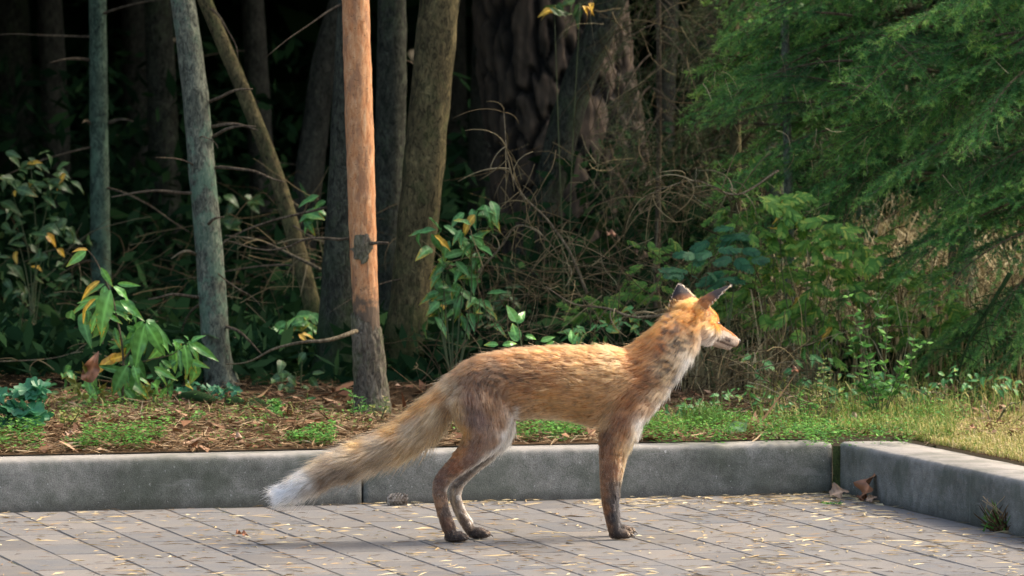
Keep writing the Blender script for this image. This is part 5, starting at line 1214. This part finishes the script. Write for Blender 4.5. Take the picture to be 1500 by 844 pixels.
# dead bristly twigs (brush)
def brush(name, spans, mat, seed=1, r=.0011, seg=6, wild=.5):
    q = random.Random(seed); Vs = []; Fs = []; n0 = 0; rv = []
    for (x0, x1, y0, y1, Y0, Y1, L0, L1, n, dx, dz) in spans:
        for i in range(n):
            Y = q.uniform(Y0, Y1); p = np.array(W(q.uniform(x0, x1), q.uniform(y0, y1), Y)); L = q.uniform(L0, L1)
            d = np.array([dx + q.gauss(0, .8), q.gauss(0, .6), dz + q.gauss(0, .7)]); d /= np.linalg.norm(d); pts = [p]; cv = np.array([q.gauss(0, wild), q.gauss(0, wild), q.gauss(0, wild) - .25])
            for s in range(seg):
                d = d + cv/seg + np.array([q.gauss(0, .12), q.gauss(0, .12), q.gauss(0, .12)]); d /= np.linalg.norm(d); pts.append(pts[-1] + d*L/seg)
            rr0 = r*q.uniform(.5, 1.6); V, F = tube(pts, np.linspace(rr0, rr0*.35, seg+1), 3, cap=False)
            Vs.append(V); Fs.append(np.array(F) + n0); n0 += len(V); rv.append(np.full(len(V), q.random()))
    o = link(name, mesh(name, np.vstack(Vs), np.vstack(Fs), mat, smooth=True, attrs={'rv': np.concatenate(rv)})); o['kind'] = 'stuff'; return o
MT['twigrv'] = mat_rv('dry_twigs', [(0, (.05, .035, .02)), (.5, (.09, .068, .038)), (.85, (.19, .15, .08)), (1, (.34, .28, .17))], .8)
brush('dead_brush', [(700, 1000, 380, 520, 13.3, 15, .08, .3, 300, .3, .1), (960, 1120, 260, 500, 13.7, 14.8, .08, .3, 190, 0, -.3), (1100, 1500, 380, 560, 13.6, 14.8, .1, .3, 300, 0, 0), (720, 1000, 200, 420, 13.9, 15.5, .06, .22, 110, 0, -.3), (860, 1120, 0, 300, 14.5, 15.8, .06, .25, 220, 0, -.8), (330, 480, 280, 580, 14.5, 16, .1, .3, 70, 0, 0), (0, 330, 340, 600, 14.4, 17, .1, .35, 170, 1, .1), (330, 620, 300, 560, 15, 17, .1, .35, 120, 1, .1), (600, 760, 480, 580, 13.2, 14.5, .06, .2, 100, 0, 0), (1000, 1180, 500, 620, 12.6, 13.6, .06, .22, 200, .8, .2), (1300, 1500, 330, 480, 13.6, 14.6, .08, .2, 160, 0, -.4)], MT['twigrv'], 6)
litter('fallen_sticks', [(100, 1300, 12.25, 14, 260, .0, .7)], MT['litter'], .14, .0028, 12, tilt=.5, curve=.12)
# dead pine branches with curled twigs
def dead_branch(name, pts, r0, label, nt=26, seed=1, mat='twigrv', tl=(.04, .12), cat='branch', lm='pale_twig'):
    q = random.Random(seed); org = np.array(pts[0]); e = empty(name, org, label=label, cat=cat); Q_ = catmull(np.array(pts, float), 8)
    V, F = tube(Q_, np.linspace(r0, r0*.25, len(Q_)), 7); link('limb', mesh('limb', V - org, F, MT[lm], smooth=True), e)
    mb = MB()
    for k in range(nt):
        i = q.randrange(3, len(Q_)); p = Q_[i]; d = np.array([q.gauss(0, 1), q.gauss(0, .5), q.gauss(.1, .8)]); d /= np.linalg.norm(d); L = q.uniform(*tl); P_ = [p]; cv = np.array([q.gauss(0, 1.2), q.gauss(0, .4), -.9])
        for s in range(6): d = d + cv/5; d /= np.linalg.norm(d); P_.append(P_[-1] + d*L/6)
        V, F = tube(P_, np.linspace(.0014, .0008, 7), 4); mb.add(V, F, 0, q.uniform(.5, 1))
    o = link('twigs', mesh('twigs', np.vstack(mb.V) - org, mb.F, MT[mat], smooth=True, attrs={'rv': np.concatenate(mb.A)}), e); o['kind'] = 'stuff'
YD = 13.7
dead_branch('dead_branch', [W(860, 430, YD), W(835, 370, YD), W(800, 320, YD), W(765, 285, YD), W(745, 240, YD), W(738, 165, YD)], .004, 'bleached dead branch with curled twigs reaching up before the huge pine', 40, 2, tl=(.05, .14))
dead_branch('dead_branch', [W(700, 400, YD), W(735, 360, YD), W(760, 330, YD), W(800, 350, YD), W(830, 395, YD)], .003, 'tangle of thin curled dead twigs left of the bleached branch', 30, 3, tl=(.05, .13))
dead_branch('dead_branch', [W(1010, 455, 13.2), W(960, 463, 13.2), W(925, 464, 13.2), W(890, 452, 13.25), W(840, 445, 13.3), W(800, 420, 13.4)], .0045, 'pale broken branch lying level behind the neck of the fox', 14, 4, tl=(.04, .1))
dead_branch('dead_branch', [W(1140, 250, 13.6), W(1080, 285, 13.5), W(1020, 265, 13.5), W(975, 275, 13.5), W(940, 290, 13.5)], .003, 'drooping dead twigs left of the spruce boughs', 34, 5, tl=(.06, .16))
dead_branch('dead_branch', [W(1330, 300, 14.3), W(1250, 350, 14.2), W(1190, 400, 14.2), W(1150, 470, 14.2)], .003, 'bare arching twigs inside the toothed bush', 26, 6, tl=(.06, .16))
dead_branch('dead_branch', [W(1480, 400, 13.3), W(1450, 450, 13.3), W(1420, 500, 13.3), W(1400, 560, 13.3)], .006, 'dark bent dead branch at the right edge above the grass', 26, 7, tl=(.05, .12), lm='dark_bark', mat='dark_bark')
dead_branch('dead_branch', [W(1230, 600, 12.9), W(1170, 585, 12.9), W(1120, 555, 12.9), W(1085, 520, 12.95)], .0025, 'grey fallen twig sloping down under the fox muzzle', 16, 8, tl=(.05, .12))
dead_branch('dead_branch', [W(470, 395, 14.8), W(430, 375, 14.8), W(380, 352, 14.8), W(330, 345, 14.8)], .005, 'reddish dead branch hanging between the grey trunk and the stripped pine', 12, 9, tl=(.05, .12))
dead_branch('dead_branch', [W(-20, 530, 14.0), W(40, 528, 14), W(90, 522, 14), W(150, 500, 14)], .002, 'thin grey twig lying across the dark behind the sapling', 8, 10, tl=(.05, .15))
# dark rotten chunks in the litter
for k, (px, py, L) in enumerate(((285, 618, .10), (345, 622, .05), (375, 560, .12))):
    Y = 12.95; p = W(px, py, Y); p.z = gz(p.x, p.y) + .008; V, F = tube([(-L/2, 0, 0), (-L/4, .004, .006), (0, 0, .008), (L/4, -.004, .004), (L/2, .002, 0)], [.006, .014, .017, .013, .007], 12, disp=lambda p_, a, l_, r_: r_*.35*noise.noise(Vector((math.cos(a)*2 + k, math.sin(a)*2, l_*60))))
    o = link('rotten_log', mesh('rotten_log', V, F, MT['dark_bark'], smooth=True)); o.location = p; o.rotation_euler = (0, 0, k*.7 - .2)
    tag(o, ['black rotten chunk of wood behind the green patch under the sapling', 'smallest black rotten chunk in the needles left of the tail', 'rotten chunk in the dark near the mossy trunk foot'][k], 'wood chunk')

# ------------------------------------------------------------------ SPRUCE
def bough(seed, L=.62, mat='needles', dens=1.0, droop=.25, bare=.0):
    """a spruce bough: axis along +X, shoots both sides, needles round each shoot"""
    q = random.Random(seed); mb_t = MB(); shoots = []
    n = 14; ax = []
    for i in range(n+1):
        u = i/n; ax.append(np.array([u*L, .03*math.sin(u*3 + seed), -droop*L*u*u + .04*L*math.sin(u*2.4)]))
    V, F = tube(ax, np.linspace(.0055, .0012, n+1), 5); mb_t.add(V, F, 0, .3)
    shoots.append((ax[n//3:], 1.0))
    for i in range(3, n):
        u = i/n
        for s in (-1, 1):
            if q.random() < .12: continue
            l_ = L*(.12 + .38*(1-u)**.8)*q.uniform(.65, 1.1); a = R(q.uniform(42, 62)); d = np.array([math.cos(a), s*math.sin(a), q.uniform(-.35, .05)]); d /= np.linalg.norm(d); P_ = [ax[i]]
            for k in range(5): d = d + np.array([.05, 0, -.09]); d /= np.linalg.norm(d); P_.append(P_[-1] + d*l_/5)
            V, F = tube(P_, np.linspace(.0016, .0007, 6), 3, cap=False); mb_t.add(V, F, 0, .3); shoots.append((P_, 1.0))
            if l_ > .09:
                for k in (1, 2, 3, 4):
                    for s2 in (-1, 1):
                        if q.random() < .45 or k in (2, 4): continue
                        d2 = P_[k+1 if k < 5 else k]-P_[k]; d2 = d2/np.linalg.norm(d2); sdv = np.cross(d2, [0, 0, 1.]); d2 = d2*.7 + sdv*s2*.7 + np.array([0, 0, q.uniform(-.35, 0)]); d2 /= np.linalg.norm(d2); l2 = l_*q.uniform(.3, .5)
                        P2 = [P_[k], P_[k] + d2*l2*.5, P_[k] + d2*l2 + np.array([0, 0, -.005])]; shoots.append((P2, 1.0))
    pts = []; dirs = []; rvv = []
    g = np.random.default_rng(seed)
    for P_, w_ in shoots:
        P_ = np.array(P_); seg = np.linalg.norm(np.diff(P_, axis=0), axis=1); tot = seg.sum(); m_ = int(tot/.0016*dens); cs = np.concatenate([[0], np.cumsum(seg)])
        if m_ < 2: continue
        s = np.sort(g.uniform(0, tot, m_)); p = np.stack([np.interp(s, cs, P_[:, j]) for j in range(3)], 1); t_ = P_[-1]-P_[0]; t_, b_, c_ = frame(t_); a = g.uniform(0, 6.283, m_)
        keep = (g.random(m_) > bare)
        side_ = np.cos(a)[:, None]*b_*1.25 + np.sin(a)[:, None]*c_*.8; d = t_*.75 + side_; d /= np.linalg.norm(d, axis=1)[:, None]
        base = .05 + .5*min(1, P_[-1][0]/L)**1.5 + g.uniform(-.12, .2); tipb = np.clip((s/tot - .35)*.7, 0, .45); pts.append(p[keep]); dirs.append(d[keep]); rvv.append(np.clip(base + tipb + g.normal(0, .06, m_), 0, 1)[keep])
    p = np.vstack(pts); d = np.vstack(dirs); rv = np.concatenate(rvv); m_ = len(p); l_ = g.uniform(.011, .017, m_)[:, None]
    sdv = np.cross(d, g.normal(size=(m_, 3))); sdv /= np.linalg.norm(sdv, axis=1)[:, None]; sdv *= .0012
    V = np.stack([p - sdv, p + sdv, p + d*l_], 1).reshape(-1, 3); F = np.arange(m_*3).reshape(-1, 3)
    mn = mesh('needles', V, F, MT[mat], attrs={'rv': np.repeat(rv, 3)})
    mt = mesh('shoots', np.vstack(mb_t.V), mb_t.F, MT['twig'])
    return mt, mn
BV = [bough(100+k, .55 + .08*(k % 3), 'needles', 1.0, .2 + .1*(k % 3)) for k in range(5)]
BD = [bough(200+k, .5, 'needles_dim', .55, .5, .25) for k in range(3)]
def spruce(name, org, label, boughs, var, seed=1, trunk=None, tm='grey_bark'):
    """boughs: (start Vector, azimuth, pitch, scale)"""
    q = random.Random(seed); e = empty(name, org, label=label, cat='spruce')
    if trunk: P, r = trunk; make_trunk(P, r, MT[tm], e, org, ns=16)
    for (p, az, pt, sc_) in boughs:
        mt, mn = var[q.randrange(len(var))]
        o = link('bough', mt, e); o.matrix_basis = Matrix.Translation(p - Vector(org)) @ Matrix.Rotation(az, 4, 'Z') @ Matrix.Rotation(-pt, 4, 'Y') @ Matrix.Rotation(q.uniform(-.5, .5), 4, 'X') @ Matrix.Scale(sc_, 4)
        o2 = link('needles', mn, o)
    return e
q = random.Random(12)
def boughset(px, Y, z0, z1, n, az0, az1, sc=(.8, 1.3), pt=(-.25, .25)):
    out = []; x_ = (px-750)*Y/FPX
    for k in range(n):
        z = z0 + (z1-z0)*(k+.5)/n + q.uniform(-.03, .03); out.append((Vector((x_, Y, z)), q.uniform(az0, az1), q.uniform(*pt), q.uniform(*sc)))
    return out
PI = math.pi
x_ = (1405-750)*14.4/FPX
sp1 = boughset(1405, 14.4, .60, 1.30, 26, PI*.75, PI*1.25, (.8, 1.3)) + boughset(1405, 14.2, .62, 1.25, 18, PI*1.2, PI*1.75, (.7, 1.1), (-.1, .35)) + boughset(1250, 13.9, .70, 1.2, 8, PI*.8, PI*1.7, (.5, .75), (-.2, .3)) + boughset(1405, 14.4, .55, 1.7, 20, -PI*.45, PI*.4, (.8, 1.3)) + boughset(1405, 14.4, 1.25, 1.9, 20, PI*.9, PI*1.7, (.9, 1.25))
spruce('spruce_tree', Vector((x_, 14.4, gz(x_, 14.4))), 'bright spruce whose green boughs fill the upper right of the view', sp1, BV, 1, trunk=(np.array([(x_, 14.4, .05), (x_+.01, 14.4, .8), (x_, 14.4, 1.6), (x_, 14.4, 3.4)]), np.array([.035, .03, .026, .01])))
x_ = (1580-750)*13.6/FPX
spruce('spruce_tree', Vector((x_, 13.6, gz(x_, 13.6))), 'spruce standing past the right edge with dark boughs hanging in over the grass', boughset(1580, 13.6, .25, 1.3, 34, PI*.75, PI*1.45, (.6, .95), (-.5, .1)) + boughset(1580, 13.6, .5, 1.6, 20, -PI*.5, PI*.5, (.8, 1.2)), BV, 2, trunk=(np.array([(x_, 13.6, .05), (x_+.01, 13.6, .8), (x_, 13.6, 1.6), (x_, 13.6, 3.4)]), np.array([.035, .03, .026, .01])))
x_ = (1130-750)*15.4/FPX
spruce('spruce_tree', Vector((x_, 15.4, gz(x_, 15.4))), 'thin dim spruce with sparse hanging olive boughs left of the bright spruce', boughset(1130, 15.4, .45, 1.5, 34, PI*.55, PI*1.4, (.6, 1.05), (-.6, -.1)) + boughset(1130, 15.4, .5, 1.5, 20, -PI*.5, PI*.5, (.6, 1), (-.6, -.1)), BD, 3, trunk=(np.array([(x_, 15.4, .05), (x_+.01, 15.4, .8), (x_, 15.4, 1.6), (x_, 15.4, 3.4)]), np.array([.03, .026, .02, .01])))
x_ = (960-750)*15.2/FPX
spruce('spruce_tree', Vector((x_, 15.2, gz(x_, 15.2))), 'starved young spruce with thin hanging boughs just right of the huge pine', boughset(960, 15.2, .75, 1.5, 24, 0, 2*PI, (.4, .7), (-.7, -.2)), BD, 4, trunk=(np.array([(x_, 15.2, .05), (x_+.01, 15.2, .8), (x_, 15.2, 1.6), (x_, 15.2, 2.6)]), np.array([.008, .007, .006, .003])), tm='twig')
x_ = (1265-750)*16.4/FPX
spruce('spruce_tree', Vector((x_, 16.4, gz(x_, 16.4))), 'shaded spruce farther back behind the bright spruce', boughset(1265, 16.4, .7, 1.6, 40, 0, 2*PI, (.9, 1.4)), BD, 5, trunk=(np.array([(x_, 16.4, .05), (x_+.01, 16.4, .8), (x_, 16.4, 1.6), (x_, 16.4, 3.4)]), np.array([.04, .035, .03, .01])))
# dead brown needle pairs caught on the boughs
brush('caught_needles', [(1000, 1500, 70, 330, 13.4, 14.0, .03, .075, 110, 0, -1.2)], MT['chips'], 15, r=.0006, seg=4, wild=.5)

# ------------------------------------------------------------------ things on the paving
def fallen(name, p, tip, wsc, kind, face, label, cat='fallen leaf'):
    o = put_leaf(None, (0, 0, 0), p, tip, wsc, kind, face=face, name=name); tag(o, label, cat); return o
gc = G(1216, 727, .004); fallen('fallen_leaf', gc, gc + Vector((.040, .004, .022)), 1.3, 'tan_leaf', (-.2, -.6, .8), 'tan dry leaf folded in the corner of the kerb')
gl = K(.016, (G(1258, 735)-C0).dot(e2)); fallen('fallen_leaf', gl + Vector((-.006, 0, .001)), gl + Vector((.006, .004, .072)), 1.05, 'brown_leaf', (-1, -.5, .1), 'tall brown curled leaf standing against the right kerb')
gl = K(.018, .21); fallen('fallen_leaf', gl + Vector((-.016, 0, .008)), gl + Vector((.022, -.01, .004)), .7, 'brown_leaf', (-.3, -.6, .8), 'dark brown curled leaf lying at the foot of the right kerb')
gl = K(.02, .27); fallen('fallen_leaf', gl + Vector((-.012, 0, .004)), gl + Vector((.012, 0, .018)), .8, 'tan_leaf', (-.3, -.8, .4), 'small pale curled leaf beside the dark brown one at the right kerb')
gl = G(345, 783, .003); fallen('fallen_leaf', gl, gl + Vector((.028, .004, .004)), .9, 'brown_leaf', (0, -.3, 1), 'small rust brown leaf scrap on the paving left of the tail')
for px, py, Y, s, kd, lb in ((345, 660, 12.2, .03, 'tan_leaf', 'pale pink dry leaf on the soil left of the tail'), (1245, 612, 12.6, .05, 'tan_leaf', 'pale tan leaf lying in the herbs behind the kerb corner'), (1160, 545, 12.9, .03, 'brown_leaf', 'orange dead leaf hanging in the twigs right of the muzzle'), (1385, 575, 12.9, .05, 'brown_leaf', 'rusty dead leaf in the dark litter behind the grass'), (1460, 575, 12.9, .05, 'brown_leaf', 'rusty dead leaf near the right edge behind the grass'), (1270, 575, 12.8, .04, 'brown_leaf', 'brown dead leaf behind the tall weed'), (98, 658, 12.2, .025, 'tan_leaf', 'small pale leaf behind the kerb near the left corner'), (1422, 632, 11.9, .018, 'brown_leaf', 'tiny orange leaf lying on the sunlit grass'), (890, 345, 14.5, .035, 'brown_leaf', 'reddish dead leaf caught in front of the huge pine')):
    p = W(px, py, Y)
    if 'hanging' not in lb and 'caught' not in lb: p = G(px, py - (28 if py > 640 else 9), KZ + .03); p.z = gz(p.x, p.y) + .012
    fallen('fallen_leaf', p, p + Vector((s*.8, .012, .010)), 1.5, kd, (qL.uniform(-.4, .4), -.35, 1), lb)
p = W(1048, 640, 12.25); pale = fallen('fallen_leaf', W(1092, 632, 12.2), W(1042, 603, 12.28), 1.25, 'leaf_pale', (.15, -.75, .6), 'large pale green leaf lying in the herbs behind the front legs')
# fir cone
cn = empty('fir_cone', G(580, 740), label='small grey brown fir cone on the paving under the tail', cat='cone'); mb = MB()
V, F = tube([(-.016, 0, .009), (-.008, 0, .0095), (0, 0, .0098), (.009, 0, .0095), (.0165, 0, .009)], [.003, .0065, .0075, .006, .002], 10); link('core', mesh('core', V, F, MT['dark_bark']), cn)
for i in range(12):
    u = i/11; xx = -.0165 + .033*u; r_ = .0052*math.sin(math.pi*(.12+.8*u))**.6 + .001
    for k in range(8):
        a = 2*PI*(k + .5*(i % 2))/8; rd = np.array([0, math.cos(a), math.sin(a)]); tn = np.array([0, -math.sin(a), math.cos(a)]); p = np.array([xx, 0, .0095]) + rd*r_; tip = p + rd*.0058 + np.array([.0036, 0, 0]); th = rd*.0007 + np.array([-.0006, 0, 0])
        mb.add([p - tn*.002, p + tn*.002, tip + tn*.0022, tip - tn*.0022, tip + rd*.001 + np.array([.001, 0, 0]), p - tn*.002 + th, p + tn*.002 + th, tip + tn*.0022 + th, tip - tn*.0022 + th], [(0, 1, 2, 3), (3, 2, 4), (5, 8, 7, 6), (8, 4, 7)], 0, qL.random())
mc = mat_rv('cone_scale', [(0, (.13, .10, .075)), (1, (.55, .48, .4))], .8); o = link('scales', mb.mesh('scales', mc), cn); o['kind'] = 'stuff'; cn.rotation_euler = (0, 0, .25); cn.scale = (1.15, 1.15, 1.15)
# small green sprig in a joint
cover('joint_weeds', [], MT['herb'], 1, .006) if False else None
b8 = G(1217, 740); mf = MB(); q = random.Random(3)
for k in range(40):
    a = q.uniform(0, 6.28); l_ = q.uniform(.005, .012); p = np.array([q.gauss(0, .01), q.gauss(0, .006), .002]); d = np.array([math.cos(a), math.sin(a), q.uniform(.1, .7)]); s = np.array([-math.sin(a), math.cos(a), 0])*l_*.3
    mf.add([p, p + d*l_*.5 + s, p + d*l_, p + d*l_*.5 - s], [(0, 1, 2, 3)], 0, q.random())
o = link('sprig', mf.mesh('sprig', MT['herb'])); o.location = b8; tag(o, 'tiny green sprig growing in a paving joint near the kerb corner', 'sprig')
